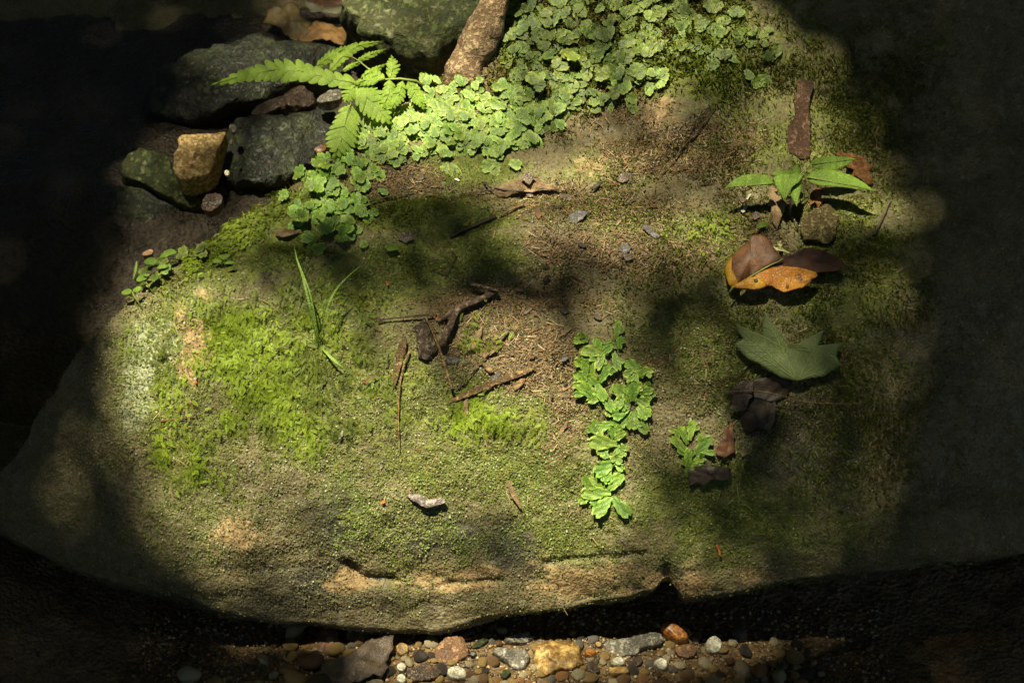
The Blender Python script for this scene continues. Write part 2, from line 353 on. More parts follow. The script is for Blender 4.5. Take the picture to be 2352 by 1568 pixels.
def hit(U, V, which='both'):
    d = ray(U, V); best = None
    for k, b in (('b', BVH_B), ('g', BVH_G)):
        if which != 'both' and which != k: continue
        r = b.ray_cast(Vector(CAM), Vector(d))
        if r[0] is not None and (best is None or r[3] < best[2]):
            n = np.array(r[1]); n = n if n @ d < 0 else -n; best = (np.array(r[0]), n, r[3])
    return best[:2] if best else (None, None)
def smooth_n(U, V, which='both', s=14):
    ns = [hit(U + a * s, V + b * s, which)[1] for a in (-1, 0, 1) for b in (-1, 0, 1)]
    n = sum(k for k in ns if k is not None); return n / np.linalg.norm(n)
def at(U, V, lift=0.0, which='both'):
    """world point seen at a pixel of the photograph, raised towards the viewer along the sight line"""
    p, n = hit(U, V, which); dd = CAM - p; return p + dd / np.linalg.norm(dd) * lift
def ray_z(U, V, z):
    d = ray(U, V); return CAM + d * ((z - CAM[2]) / d[2])
def ray_plane(U, V, p, n):
    d = ray(U, V); return CAM + d * (((p - CAM) @ n) / (d @ n))
def unit(v): v = np.asarray(v, float); return v / np.linalg.norm(v)
def Z(x0, y0, w, pts):
    s = 2352.0 / w; return [((x0 + a / s) * 0.9408, (y0 + b / s) * 0.9408) for a, b in pts]

# ------------------------------------------------------------------ unseen trees added overhead, leaf density shaped to cast light pools and dark surround
POOLS = [  # centre, radii, rotation, share of sunlight
    (325, 890, 105, 250, 0, .98), (420, 800, 120, 140, 0, .6), (1000, 1080, 300, 120, 0, .6), (450, 1000, 200, 240, 0, .6), (720, 1010, 420, 300, 0, .36), (1000, 1040, 330, 170, 0, .5), (430, 1150, 130, 110, 0, .45), (950, 1260, 420, 130, 0, .66), (1270, 1010, 160, 240, 0, .6), (1200, 760, 110, 60, 0, .5), (620, 700, 200, 60, 0, .3), (870, 800, 120, 80, 0, .33),
    (1040, 270, 230, 95, 5, 1.0), (830, 260, 90, 110, 0, .95), (640, 165, 150, 45, -8, .75), (820, 140, 90, 50, -20, .55), (1110, 70, 50, 110, 20, .6), (1090, 185, 80, 60, 0, .85),
    (1340, 380, 170, 70, -5, .74), (1300, 525, 120, 62, -10, .8), (1230, 420, 120, 40, 0, .8), (1010, 400, 170, 38, -5, .62), (1480, 470, 170, 90, 20, .55), (1640, 560, 110, 90, 0, .5), (1450, 570, 140, 50, 0, .5), (740, 400, 70, 60, 0, .6),
    (1300, 220, 130, 70, 0, .62), (1500, 170, 120, 80, 0, .45), (1600, 50, 260, 80, 0, .5), (1300, 60, 220, 90, 0, .46), (1750, 200, 180, 140, 0, .3), (1600, 330, 200, 90, 0, .33),
    (1830, 410, 190, 55, 0, .62), (1735, 625, 85, 62, 0, .68), (1800, 650, 80, 25, 0, .5), (1805, 800, 140, 66, 0, .21), (1705, 920, 30, 40, 0, .3), (1900, 500, 60, 40, 0, .3), (1850, 270, 60, 110, 0, .3),
    (540, 790, 110, 110, -20, .95), (380, 760, 80, 90, -20, .7), (310, 860, 60, 130, 0, .85), (650, 910, 150, 90, 10, .75), (720, 800, 130, 120, 0, .38), (470, 620, 190, 50, -32, .4), (560, 520, 190, 45, -32, .42), (820, 480, 90, 60, 0, .4), (700, 490, 110, 80, 0, .42), (380, 600, 120, 40, -30, .33),
    (1030, 990, 330, 140, 0, .92), (1010, 1140, 320, 110, 0, .88), (880, 900, 130, 60, 0, .7), (620, 1060, 190, 130, 0, .55), (600, 1240, 130, 80, 20, .55), (900, 1270, 250, 90, 0, .6), (1000, 1370, 280, 60, -4, .5), (1360, 1330, 240, 60, -6, .52), (1150, 800, 140, 70, 0, .62), (1000, 720, 90, 70, 0, .32), (1250, 860, 110, 70, 0, .5), (1130, 770, 60, 60, 0, .4),
    (1410, 960, 85, 210, 0, .85), (1390, 1140, 80, 70, 0, .95), (1590, 1020, 55, 70, 0, .7), (1590, 880, 100, 130, 0, .22), (1500, 1250, 220, 90, 0, .36), (1680, 1330, 130, 35, -6, .42), (1300, 1150, 120, 100, 0, .62),
    (1200, 1525, 240, 55, 0, .92), (1000, 1510, 90, 40, 0, .6), (1480, 1500, 110, 50, 0, .5), (1000, 1525, 110, 50, 0, .45), (1470, 1490, 120, 60, 0, .36), (1600, 1490, 60, 40, 0, .2), (830, 1480, 70, 40, 0, .14), (770, 1440, 45, 50, 0, .18),
    (460, 370, 75, 80, 10, .42), (620, 330, 110, 50, -20, .10), (355, 430, 75, 75, 0, .3), (560, 210, 150, 60, 0, .08), (710, 50, 110, 60, 0, .12), (930, 60, 110, 50, 0, .08), (1880, 230, 110, 160, 20, .27), (1950, 430, 80, 80, 0, .16), (1700, 480, 120, 60, 0, .4), (2000, 660, 60, 120, 0, .16), (1970, 1110, 60, 60, 0, .18)]
SHADES = [(1720, 720, 260, 260, 0, .28), (1900, 330, 130, 130, 0, .25), (1550, 1080, 110, 110, 0, .25), (1590, 780, 130, 120, 0, .4), (1815, 800, 150, 80, 0, .45), (1700, 1010, 90, 90, 0, .4), (1850, 950, 160, 120, 0, .5), (1560, 330, 130, 60, 0, .3), (1800, 1200, 200, 120, 0, .3), (1030, 640, 300, 55, 0, .42), (1480, 690, 220, 70, 0, .36), (1260, 690, 160, 50, 0, .28), (1885, 622, 70, 36, 0, .7), (520, 1090, 60, 130, 20, .3), (760, 1170, 50, 60, 0, .25), (400, 690, 60, 40, 0, .3), (900, 490, 160, 36, -6, .75), (1170, 1250, 48, 60, 0, .72), (930, 640, 190, 50, 0, .45), (1380, 660, 190, 50, 0, .3), (700, 600, 120, 40, 0, .5), (1180, 160, 60, 60, 0, .5)]
def sun_share(U, V):
    keep = np.ones_like(U)
    for b in POOLS:
        u, v, ru, rv, rot, amp = b; rot = math.radians(rot); c, s = math.cos(rot), math.sin(rot); du, dv = U - u, V - v
        q = ((du * c + dv * s) / ru) ** 2 + ((-du * s + dv * c) / rv) ** 2; keep = keep * (1 - .93 * amp * np.exp(-np.clip(q, 0, 30) ** 1.1 * 1.05))
    t = 1 - keep
    t = np.maximum(t, 0.07) * (1 - blobs(U, V, SHADES))
    r = np.hypot((U - 1180), (V - 750)); t = t * (1 - sst(872, 972, r)) + 0.0015  # round dark surround, put in through the leaf density
    t = t * (1 - .8 * sst(0, 60, V - 1462) * sst(0, 90, 880 - U))
    t = np.where((V > 1345) & (V < 1452) & (U > 1100) & (V > np.interp(U, lipU, lipV) + 8), np.minimum(t, 0.03), t)
    return np.clip(t, 0.0015, 0.985)
HC = 5.0
FNRM = unit([0.05, -0.55, 0.83]); fp = at(1000, 215, 0, 'b') + np.array([0, 0, 0.022])       # plane of the fern
SN = unit([0, -.62, .78]); sp = at(1800, 530, 0, 'b')                                         # plane of the seedling
RAISED = [(fp, FNRM, [(640, 160, 150, 42, -8, .8), (830, 140, 90, 60, -20, .65), (830, 240, 90, 120, 0, 1.0), (900, 200, 90, 60, 0, 1.0)]), (sp + np.array([0, 0, .03]), SN, [(1830, 415, 185, 60, 0, .8)])]
def canopy_leaves():
    s = 0.022; area = s * s * 1.25 * 0.5 * 0.93
    cx, cy = SUN[0] / SUN[2] * HC, SUN[1] / SUN[2] * HC
    half = 0.95; nmax = int(-math.log(0.0015) / area * (2 * half) ** 2)
    p = np.stack([cx + rng.uniform(-half, half, nmax), cy + 0.1 + rng.uniform(-half, half, nmax), HC + rng.uniform(-0.35, 0.35, nmax)], -1)
    # where would this leaf's shadow fall?
    ng = 150; g = np.linspace(-half, half, ng); tab = np.full((ng, ng), 0.0015); sdv = Vector(-SUN)
    for i in range(ng):
        for j in range(ng):
            a = Vector((cx + g[j], cy + 0.1 + g[i], HC)); r = BVH_B.ray_cast(a, sdv); b = BVH_G.ray_cast(a, sdv)
            h = r[0] if r[0] is not None and (b[0] is None or r[3] < b[3]) else b[0]
            if h is not None:
                u, v = project(np.array([h[:]])); tab[i, j] = sun_share(u, v)[0]
            for q0, qn, qp in RAISED:            # extra sun pools shaped for the raised fern and seedling
                k = ((q0 - np.array(a)) @ qn) / (-SUN @ qn); u, v = project(np.array([np.array(a) - SUN * k])); tab[i, j] = max(tab[i, j], blobs(u, v, qp)[0] * .97)
    q = p - SUN / SUN[2] * (p[:, 2:] - HC); fx = (q[:, 0] - cx + half) / (2 * half) * (ng - 1); fy = (q[:, 1] - cy - 0.1 + half) / (2 * half) * (ng - 1)
    fx = np.clip(fx, 0, ng - 1.001); fy = np.clip(fy, 0, ng - 1.001); x0 = fx.astype(int); y0 = fy.astype(int); ax = fx - x0; ay = fy - y0
    share = tab[y0, x0] * (1 - ax) * (1 - ay) + tab[y0, x0 + 1] * ax * (1 - ay) + tab[y0 + 1, x0] * (1 - ax) * ay + tab[y0 + 1, x0 + 1] * ax * ay
    keep = rng.random(nmax) < np.log(share) / math.log(0.0015)
    return p[keep], np.full(keep.sum(), s)
def ring_leaves(n, r0, r1, z0, z1, s, cx=0, cy=0):
    a = rng.uniform(0, 2 * math.pi, n); r = np.sqrt(rng.uniform(r0 ** 2, r1 ** 2, n))
    return np.stack([cx + r * np.cos(a), cy + r * np.sin(a), rng.uniform(z0, z1, n)], -1), np.full(n, s)
def leaf_quads(p, s, flat=0.45):
    n = len(p); nz = rng.normal(0, flat, (n, 3)); nz[:, 2] = 1; nz /= np.linalg.norm(nz, axis=1, keepdims=True)
    a = rng.normal(0, 1, (n, 3)); a -= nz * (a * nz).sum(1, keepdims=True); a /= np.linalg.norm(a, axis=1, keepdims=True); b = np.cross(nz, a)
    s = s[:, None]
    V = np.stack([p - a * s * .62, p + b * s * .5, p + a * s * .63, p - b * s * .5], 1).reshape(-1, 3)
    return V, np.arange(4 * n).reshape(-1, 4)
M_CAN = mat_leaf('canopy_leaf', (0.06, 0.08, 0.014), (0.09, 0.11, 0.02), 30, 0.4, cells=0)
M_BARK = mat_stone('tree_bark', [(0.3, (0.04, 0.03, 0.02)), (0.7, (0.12, 0.09, 0.06))], 12, 0.85, 0.2, 1.0, None, 60)
def tube_mesh(path, rad, seg=10, wob=0.0):
    path = np.asarray(path, float); rad = np.broadcast_to(np.asarray(rad, float), (len(path),)); V = []; Fc = []
    tg = np.gradient(path, axis=0); ref = np.array([0.31, 0.17, 0.93])
    for i, (p, t) in enumerate(zip(path, tg)):
        t = t / (np.linalg.norm(t) + 1e-12); a = np.cross(t, ref); a /= np.linalg.norm(a) + 1e-9; b = np.cross(t, a)
        for k in range(seg):
            an = 2 * math.pi * k / seg; rr = rad[i] * (1 + wob * (random.random() - .5)); V.append(p + (a * math.cos(an) + b * math.sin(an)) * rr)
    for i in range(len(path) - 1):
        for k in range(seg):
            Fc.append((i * seg + k, i * seg + (k + 1) % seg, (i + 1) * seg + (k + 1) % seg, (i + 1) * seg + k))
    Fc.append(tuple(range(seg))[::-1]); Fc.append(tuple((len(path) - 1) * seg + k for k in range(seg)))
    return V, Fc
def tree(name, bx, by, h, r, label, crowns, limb_to):
    root = empty(name, (bx, by, -0.42), label, 'tree', 'unseen trees added to shape the light')
    V, Fc = tube_mesh([(bx, by, -0.5), (bx + .05, by, h * .3), (bx - .05, by + .05, h * .7), (bx, by, h)], [r * 1.3, r, r * .8, r * .4], 14)
    k = len(V)
    for q in limb_to:
        v2, f2 = tube_mesh([(bx, by, h * .6), ((bx + q[0]) / 2, (by + q[1]) / 2, (h * .6 + q[2]) / 2 + .25), q], [r * .45, r * .3, r * .12], 8)
        Fc += [tuple(a + k for a in f) for f in f2]; V += v2; k = len(V)
    mesh('trunk', V, Fc, M_BARK, root)
    pp, ss = zip(*crowns); V, Fc = leaf_quads(np.concatenate(pp), np.concatenate(ss)); mesh('crown', V, Fc, M_CAN, root, smooth=False)
    return root
ccx, ccy = SUN[0] / SUN[2] * HC, SUN[1] / SUN[2] * HC
def holes(p, s, half=0.92):
    k = (np.abs(p[:, 0] - ccx) > half) | (np.abs(p[:, 1] - ccy - 0.1) > half); return p[k], s[k]
tree('added_shade_tree', 2.6, 2.2, 6.2, 0.16, 'unseen tree added overhead, its leaves thinned to shape the sun pools',
     [canopy_leaves(), holes(*ring_leaves(46000, 0, 3.4, 4.7, 5.4, 0.10, ccx, ccy))], [(0.9, 0.4, 5.3), (-1.2, 0.3, 5.4), (0.4, -1.8, 5.4), (1.5, 2.4, 5.5)])
for k, (a, rr) in enumerate([(20, 7.5), (75, 8), (125, 7.5), (170, 8), (215, 8.2), (262, 8), (315, 7.6)]):  # ring of unseen trees added to hold back skylight
    bx, by = rr * math.cos(math.radians(a)), rr * math.sin(math.radians(a))
    tree('added_ring_tree', bx, by, 7.5, 0.2, 'tall unseen tree added around the creek to dim the sky', [ring_leaves(4200, 0, 5.2, 3.0, 8.5, 0.30, bx, by), ring_leaves(2600, 0, 3.4, -0.2, 3.2, 0.30, bx * 1.1, by * 1.1)], [(bx + 1, by + 1, 6), (bx - 1.4, by + .3, 5.5)])

# ------------------------------------------------------------------ shape builders for the loose things
def resample(poly, n, smooth=1):
    p = np.asarray(poly, float)
    for _ in range(smooth):
        q = np.roll(p, -1, 0); p = np.stack([p * .75 + q * .25, p * .25 + q * .75], 1).reshape(-1, p.shape[1])
    q = np.vstack([p, p[:1]]); L = np.concatenate([[0], np.cumsum(np.linalg.norm(np.diff(q, axis=0), axis=1))])
    t = np.linspace(0, L[-1], n, endpoint=False); return np.stack([np.interp(t, L, q[:, k]) for k in range(p.shape[1])], -1)
def plane_outline(poly, n, p0, nrm, smooth=1, jag=0.0):
    O = np.array([ray_plane(u, v, p0, nrm) for u, v in resample(poly, n, smooth)])
    if jag:
        c = O.mean(0); r = np.linalg.norm(O - c, axis=1).mean(); s = random.random() * 60
        O = O + (O - c) / np.linalg.norm(O - c, axis=1, keepdims=True) * (r * jag * (fbm(O, r * .55, 2, seed=s) + .9 * fbm(O, r * .18, 2, seed=s + 7)))[:, None]
    return O
def pillow(name, poly, p0, nrm, ht, hb, mat, parent=None, power=2.6, amp=0.0015, size=0.02, rings=16, nseg=90, smooth=1, tagargs=None, sink=0.0, jag=.10, rough=.25, facets=0):
    """a solid stone or chip: outline, a domed top and a domed underside"""
    nrm = unit(nrm); O = plane_outline(poly, nseg, p0, nrm, smooth, jag) - nrm * sink; c = O.mean(0); V = [c + nrm * ht]; up = []
    R = np.sin(np.linspace(0, math.pi / 2, rings + 1))[1:]
    lay = [(r, ht * max(1 - r ** power, 0) ** (1 / power)) for r in R] + [(r, -hb * max(1 - r ** power, 0) ** (1 / power)) for r in R[:-1][::-1]]
    for r, h in lay: V.extend(c + (O - c) * r + nrm * h)
    V.append(c - nrm * hb); V = np.array(V); L = len(lay); Fc = []
    for k in range(nseg):
        k2 = (k + 1) % nseg; Fc.append((0, 1 + k, 1 + k2))
        for l in range(L - 1): a = 1 + l * nseg; Fc.append((a + k, a + nseg + k, a + nseg + k2, a + k2))
        a = 1 + (L - 1) * nseg; Fc.append((a + k, len(V) - 1, a + k2))
    dv = unit(c - CAM); s = random.random() * 50
    rad = V - c; rad /= np.linalg.norm(rad, axis=1, keepdims=True) + 1e-9
    V = V + rad * (fbm(V, size, 3, seed=s) * amp * 1.6 + fbm(V, size * .28, 3, seed=s + 9) * amp * rough * 2 )[:, None]
    f = fbm(V, size * 1.6, 2, seed=s + 21); V = V - nrm * (amp * 1.6 * np.abs(f))[:, None]      # broken, facetted tops
    if facets:
        for _ in range(facets):
            dd = unit(rng.normal(0, 1, 3)); dd = unit((dd - nrm * (dd @ nrm)) * rng.uniform(.15, .7) * min(1, ht / .02) + nrm)
            t = (V - c) @ dd; lim = t.max() * rng.uniform(.62, .95); V = V - dd * (np.clip(t - lim, 0, None) * .9)[:, None]
        V = V + rad * (fbm(V, size * .22, 3, seed=s + 33) * amp * rough * 1.2)[:, None]
    org = None if parent is not None else c - nrm * hb
    o = mesh(name, V, Fc, mat, parent, org)
    if tagargs: tag(o, *tagargs)
    return o
def sheet(name, poly, p0, nrm, hfun, mat, parent=None, rings=9, nseg=72, smooth=1, thick=0.0006, tagargs=None, centre=None, amp=0.0, size=0.02, jag=.08):
    """a thin leaf or flake with its own bend; hfun(x, y, r) gives the height in metres at local x, y (metres) and ring r"""
    nrm = unit(nrm); O = plane_outline(poly, nseg, p0, nrm, smooth, jag); c = O.mean(0) if centre is None else ray_plane(*centre, p0, nrm)
    ax = unit(np.cross(np.array([0, 1.0, 0.3]), nrm)); ay = np.cross(nrm, ax); V = [c]
    R = np.linspace(0, 1, rings + 1)[1:]
    for r in R: V.extend(c + (O - c) * r)
    V = np.array(V); rr = np.concatenate([[0], np.repeat(R, nseg)]); q = V - c
    h = np.array([hfun(a, b, r) for a, b, r in zip(q @ ax, q @ ay, rr)])
    if amp: h = h + amp * fbm(V, size, 3, seed=random.random() * 40)
    V = V + nrm * h[:, None]; Fc = []
    for k in range(nseg):
        k2 = (k + 1) % nseg; Fc.append((0, 1 + k, 1 + k2))
        for l in range(rings - 1): a = 1 + l * nseg; Fc.append((a + k, a + nseg + k, a + nseg + k2, a + k2))
    o = mesh(name, V, Fc, mat, parent, None if parent is not None else c)
    if thick:
        md = o.modifiers.new('thickness', 'SOLIDIFY'); md.thickness = thick; md.offset = -1
    if tagargs: tag(o, *tagargs)
    return o
def px_path(pts, lifts, n=24, which='both'):
    p = np.asarray(pts, float); L = np.concatenate([[0], np.cumsum(np.hypot(*np.diff(p, axis=0).T))]); t = np.linspace(0, L[-1], n)
    # smooth through the points
    def cr(vals):
        vals = np.asarray(vals, float); out = []
        for x in t:
            i = min(np.searchsorted(L, x, 'right') - 1, len(L) - 2); f = (x - L[i]) / (L[i + 1] - L[i] + 1e-9)
            a, b, c, d = vals[max(i - 1, 0)], vals[i], vals[i + 1], vals[min(i + 2, len(L) - 1)]
            out.append(.5 * ((2 * b) + (c - a) * f + (2 * a - 5 * b + 4 * c - d) * f * f + (3 * b - a - 3 * c + d) * f ** 3))
        return np.array(out)
    U, Vv = cr(p[:, 0]), cr(p[:, 1]); li = cr(lifts) if np.ndim(lifts) else np.full(n, lifts)
    W = np.array([at(u, v, l, which) for u, v, l in zip(U, Vv, li)])
    for _ in range(3): W[1:-1] = W[1:-1] * .5 + (W[:-2] + W[2:]) * .25
    return W
def twig(name, pts, r0, r1, mat, lift=0.003, parent=None, tagargs=None, n=22, seg=8, wob=0.25):
    W = px_path(pts, lift, n); V, Fc = tube_mesh(W, 0.66 * np.linspace(r0, r1, n) * (1 + 0.12 * rng.normal(0, 1, n)), seg, wob)
    o = mesh(name, V, Fc, mat, parent, None if parent is not None else W[0])
    if tagargs: tag(o, *tagargs)
    return o
def blade(name, pts, lifts, width, mat, parent=None, tagargs=None, n=26, keel=0.25):
    W = px_path(pts, lifts, n); tg = np.gradient(W, axis=0); V = []; Fc = []
    for i in range(n):
        s = i / (n - 1); sd_ = unit(np.cross(tg[i], CAM - W[i])); up = unit(np.cross(sd_, tg[i])); wd = width * (0.45 + 0.55 * math.sin(min(s * 2.4, 1.57))) * (1 - s ** 4) + 1e-5
        V += [W[i] - sd_ * wd / 2 + up * wd * keel, W[i], W[i] + sd_ * wd / 2 + up * wd * keel]
    for i in range(n - 1): a = 3 * i; Fc += [(a, a + 1, a + 4, a + 3), (a + 1, a + 2, a + 5, a + 4)]
    o = mesh(name, V, Fc, mat, parent, None if parent is not None else W[0])
    if tagargs: tag(o, *tagargs)
    return o

# ------------------------------------------------------------------ stones in the creek
S_DARK = mat_stone('dark_creek_stone', [(0.3, (0.012, 0.014, 0.009)), (0.5, (0.027, 0.032, 0.019)), (0.62, (0.042, 0.05, 0.018)), (0.78, (0.08, 0.07, 0.04))], 34, 0.5, 0.4, 1.0, (0.045, 0.04, 0.022), 200)
S_GREEN = mat_stone('algae_stone', [(0.3, (0.02, 0.028, 0.009)), (0.5, (0.05, 0.065, 0.016)), (0.72, (0.12, 0.12, 0.055))], 24, 0.75, 0.3, 1.0, (0.14, 0.14, 0.08), 240)
S_TAN = mat_stone('tan_sandstone', [(0.25, (0.32, 0.21, 0.08)), (0.5, (0.44, 0.31, 0.13)), (0.75, (0.54, 0.4, 0.19))], 60, 0.7, 0.3, 0.7, (0.2, 0.11, 0.04), 320)
S_BROWN = mat_stone('brown_sandstone', [(0.3, (0.13, 0.065, 0.03)), (0.55, (0.25, 0.135, 0.06)), (0.75, (0.36, 0.21, 0.1))], 60, 0.5, 0.5, 0.7)
S_OCHRE = mat_stone('ochre_stone', [(0.25, (0.2, 0.1, 0.02)), (0.5, (0.42, 0.26, 0.07)), (0.75, (0.6, 0.46, 0.2))], 55, 0.45, 0.5, 0.6, (0.12, 0.06, 0.02), 220)
S_WHITE = mat_stone('quartz_pebble', [(0.3, (0.46, 0.44, 0.32)), (0.6, (0.66, 0.64, 0.49))], 40, 0.45, 0.4, 0.3)
S_GREY = mat_stone('grey_speckled_stone', [(0.3, (0.1, 0.095, 0.075)), (0.5, (0.21, 0.195, 0.15)), (0.75, (0.36, 0.34, 0.28))], 70, 0.45, 0.5, 0.8, (0.45, 0.43, 0.36), 420)
S_ORANGE = mat_stone('orange_pebble', [(0.3, (0.2, 0.07, 0.015)), (0.5, (0.42, 0.17, 0.035)), (0.75, (0.55, 0.3, 0.07))], 70, 0.3, 0.5, 0.2)
S_DKBROWN = mat_stone('dark_brown_stone', [(0.3, (0.035, 0.022, 0.012)), (0.6, (0.09, 0.055, 0.03)), (0.8, (0.15, 0.1, 0.055))], 50, 0.4, 0.5, 0.7)
UPN = np.array([0, -0.40, 0.917])
def creek_stone(pts, z, ht, hb, mat, label, name='creek_stone', nrm=UPN, **kw):
    u = np.mean([a for a, b in pts]); v = np.mean([b for a, b in pts])
    return pillow(name, pts, ray_z(u, v, z), nrm, ht, hb, mat, tagargs=(label, 'stone'), **{'facets': 14, **kw})
zA = lambda p: Z(250, 0, 750, p)
zB = lambda p: Z(800, 0, 750, p)
creek_stone(zA([(300, 640), (560, 470), (900, 300), (1180, 150), (1330, 300), (1850, 370), (1900, 470), (1650, 640), (1300, 705), (1030, 825), (650, 872), (330, 830)]), -0.075, 0.022, 0.07, S_DARK, 'wide flat dark slab lying behind the fern tip in the shaded creek', amp=.011, size=.06, power=5, rings=30, nseg=160, rough=.3)
creek_stone(zA([(1030, 960), (1200, 890), (1500, 830), (1780, 790), (1850, 900), (1790, 1050), (1720, 1150), (1500, 1280), (1200, 1420), (950, 1430), (880, 1250), (930, 1100)]), -0.085, 0.03, 0.06, S_DARK, 'dark mossy wedge of rock between the tan stone and the fern', amp=.010, size=.05, power=2.4, rings=28, nseg=140, rough=.3)
creek_stone(zA([(1120, 850), (1350, 770), (1480, 690), (1570, 672), (1640, 740), (1630, 800), (1450, 855), (1200, 890)]), -0.06, 0.018, 0.03, S_DKBROWN, 'knobbly dark brown stone wedged under the slab behind the fern', amp=.007, size=.025, rings=22)
creek_stone(zA([(1640, 750), (1790, 690), (1860, 720), (1800, 790), (1650, 795)]), -0.045, 0.012, 0.02, S_GREY, 'small dull grey stone just below the long fern leaflet')
creek_stone(zA([(585, 1080), (760, 1050), (950, 1016), (960, 1045), (905, 1160), (850, 1345), (795, 1378), (620, 1420), (560, 1370), (552, 1220), (592, 1150)]), -0.07, 0.016, 0.03, S_TAN, 'sunlit tan block of sandstone in the dark creek', smooth=1, power=6, amp=.003, size=.03, rings=24, nseg=120, jag=.04, facets=5)
creek_stone(zA([(150, 1190), (330, 1120), (530, 1200), (570, 1390), (700, 1480), (820, 1560), (650, 1580), (450, 1480), (280, 1400), (110, 1350)]), -0.10, 0.018, 0.04, S_GREEN, 'grey green slab sloping up to the tan block at far left', amp=.004, size=.05, power=3)
zC = lambda p: Z(250, 400, 750, p)
creek_stone(zC([(-20, 170), (250, 190), (480, 290), (740, 400), (700, 470), (560, 490), (380, 510), (150, 440), (-60, 350)]), -0.13, 0.02, 0.05, S_DARK, 'low dark slab in shade at the left edge of the boulder', amp=.005, size=.05)
creek_stone(zC([(770, 260), (900, 230), (930, 290), (860, 370), (760, 360)]), -0.08, 0.012, 0.02, S_DKBROWN, 'lumpy brown stone below the tan block beside the mossy rim')
creek_stone(zC([(300, 690), (380, 650), (390, 690), (320, 710)]), -0.06, 0.008, 0.015, S_BROWN, 'small reddish stone above the clover like leaves at left')
creek_stone(zB([(60, 20), (380, -80), (900, -160), (1230, -90), (1190, 60), (1110, 260), (950, 390), (660, 440), (430, 340), (260, 190)]), -0.01, 0.04, 0.16, S_GREEN, 'rounded mossy rock beside the root at the top', amp=.014, size=.09, power=2.4, rings=36, nseg=170, rough=.3)
creek_stone(zB([(250, 250), (290, 200), (330, 240), (320, 290), (270, 300)]), -0.02, 0.008, 0.012, S_OCHRE, 'small ochre stone below the mossy rock at the top')
creek_stone(zA([(932, 1320), (950, 1295), (973, 1310), (970, 1340), (945, 1345)]), -0.045, 0.005, 0.005, S_WHITE, 'tiny white pebble on the dark wedge of rock', 'pebble', nseg=24, rings=6)
creek_stone(zA([(970, 960), (1010, 950), (1030, 1000), (1000, 1020), (975, 1000)]), -0.05, 0.006, 0.008, S_GREY, 'small grey pebble at the upper corner of the tan block', 'pebble', nseg=24, rings=6)
creek_stone(zA([(1610, 1140), (1690, 1105), (1740, 1115), (1700, 1170), (1640, 1180)]), -0.01, 0.008, 0.012, S_ORANGE, 'orange brown stone tucked under the drooping fern leaflet', nseg=36)
creek_stone(zA([(965, 1090), (1000, 1065), (990, 1110)]), -0.05, 0.004, 0.006, S_OCHRE, 'ochre flake of stone against the tan block', nseg=24, rings=6)
# ---- streambed stones below the boulder
zG = lambda p: Z(900, 1300, 550, p)
zH = lambda p: Z(1350, 1300, 550, p)
BED_STONES = []
def bed_stone(pts, ht, mat, label, up=0.004, name='creek_stone', **kw):
    u = np.mean([a for a, b in pts]); v = np.mean([b for a, b in pts]); BED_STONES.append((u, v, max(np.ptp([a for a, b in pts]), np.ptp([b for a, b in pts])) / 2))
    p = at(u, v, 0, 'g') + np.array([0, 0, up])
    pillow(name, pts, p, np.array([0, -0.3, 0.954]), ht, ht, mat, facets=2 if name == 'pebble' else 9, jag=.03 if name == 'pebble' else .09, tagargs=(label, 'pebble' if name == 'pebble' else 'stone'), **kw)
bed_stone(zG([(690, 1200), (800, 1110), (960, 1080), (1045, 1160), (1060, 1290), (900, 1390), (720, 1380), (680, 1280)]), 0.014, S_BROWN, 'blocky brown sandstone lump at the lower left of the gravel', smooth=1, power=3.5, amp=.003)
bed_stone(zG([(380, 1440), (560, 1365), (740, 1400), (755, 1490), (600, 1565), (410, 1540)]), 0.010, S_DKBROWN, 'flat dark brown stone below the brown sandstone lump', power=4)
bed_stone(zG([(805, 1460), (870, 1410), (970, 1415), (1045, 1490), (1010, 1560), (870, 1550)]), 0.012, S_WHITE, 'pale egg shaped pebble at the bottom below the brown lump', name='pebble', amp=.0006)
bed_stone(zG([(1270, 1230), (1400, 1195), (1600, 1230), (1680, 1300), (1610, 1440), (1490, 1430), (1390, 1320)]), 0.012, S_GREY, 'whitish grey stone left of the ochre stone in the gravel', power=2.4)
bed_stone(zG([(1715, 1300), (1790, 1160), (1950, 1115), (2150, 1165), (2230, 1250), (2210, 1410), (2000, 1480), (1850, 1490), (1740, 1430)]), 0.018, S_OCHRE, 'largest ochre stone with rusty stains in the gravel', amp=.004, size=.018)
bed_stone(zG([(1400, 1130), (1500, 1060), (1650, 1045), (1750, 1090), (1640, 1175), (1480, 1155)]), 0.009, S_GREY, 'dark grey speckled stone at the edge of the gap', power=2.2)
bed_stone(zG([(1345, 1500), (1430, 1415), (1495, 1440), (1440, 1550)]), 0.006, S_GREEN, 'greenish flake of stone under the whitish grey stone', nseg=36, smooth=1)
bed_stone(zG([(270, 1200), (340, 1145), (425, 1185), (415, 1275), (300, 1295)]), 0.008, S_OCHRE, 'yellow pebble beside the grey leaf at the gravel edge', name='pebble', amp=.0008)
bed_stone(zG([(285, 1400), (340, 1350), (400, 1390), (380, 1455), (310, 1460)]), 0.007, S_WHITE, 'round cream pebble left of the flat brown stone', name='pebble', amp=.0005, nseg=36)
bed_stone(zG([(290, 1520), (340, 1475), (395, 1510), (390, 1580), (310, 1580)]), 0.007, S_WHITE, 'cream pebble at the bottom left corner of the gravel', name='pebble', amp=.0005, nseg=36)
bed_stone(zG([(1050, 1250), (1110, 1230), (1130, 1280), (1080, 1300)]), 0.005, S_DKBROWN, 'small black pebble between the brown lump and the whitish stone', name='pebble', nseg=30)
bed_stone(zG([(1060, 1190), (1180, 1100), (1260, 1110), (1200, 1170), (1090, 1215)]), 0.004, S_GREEN, 'pale green sliver of stone above the small black pebble', nseg=36, smooth=1)
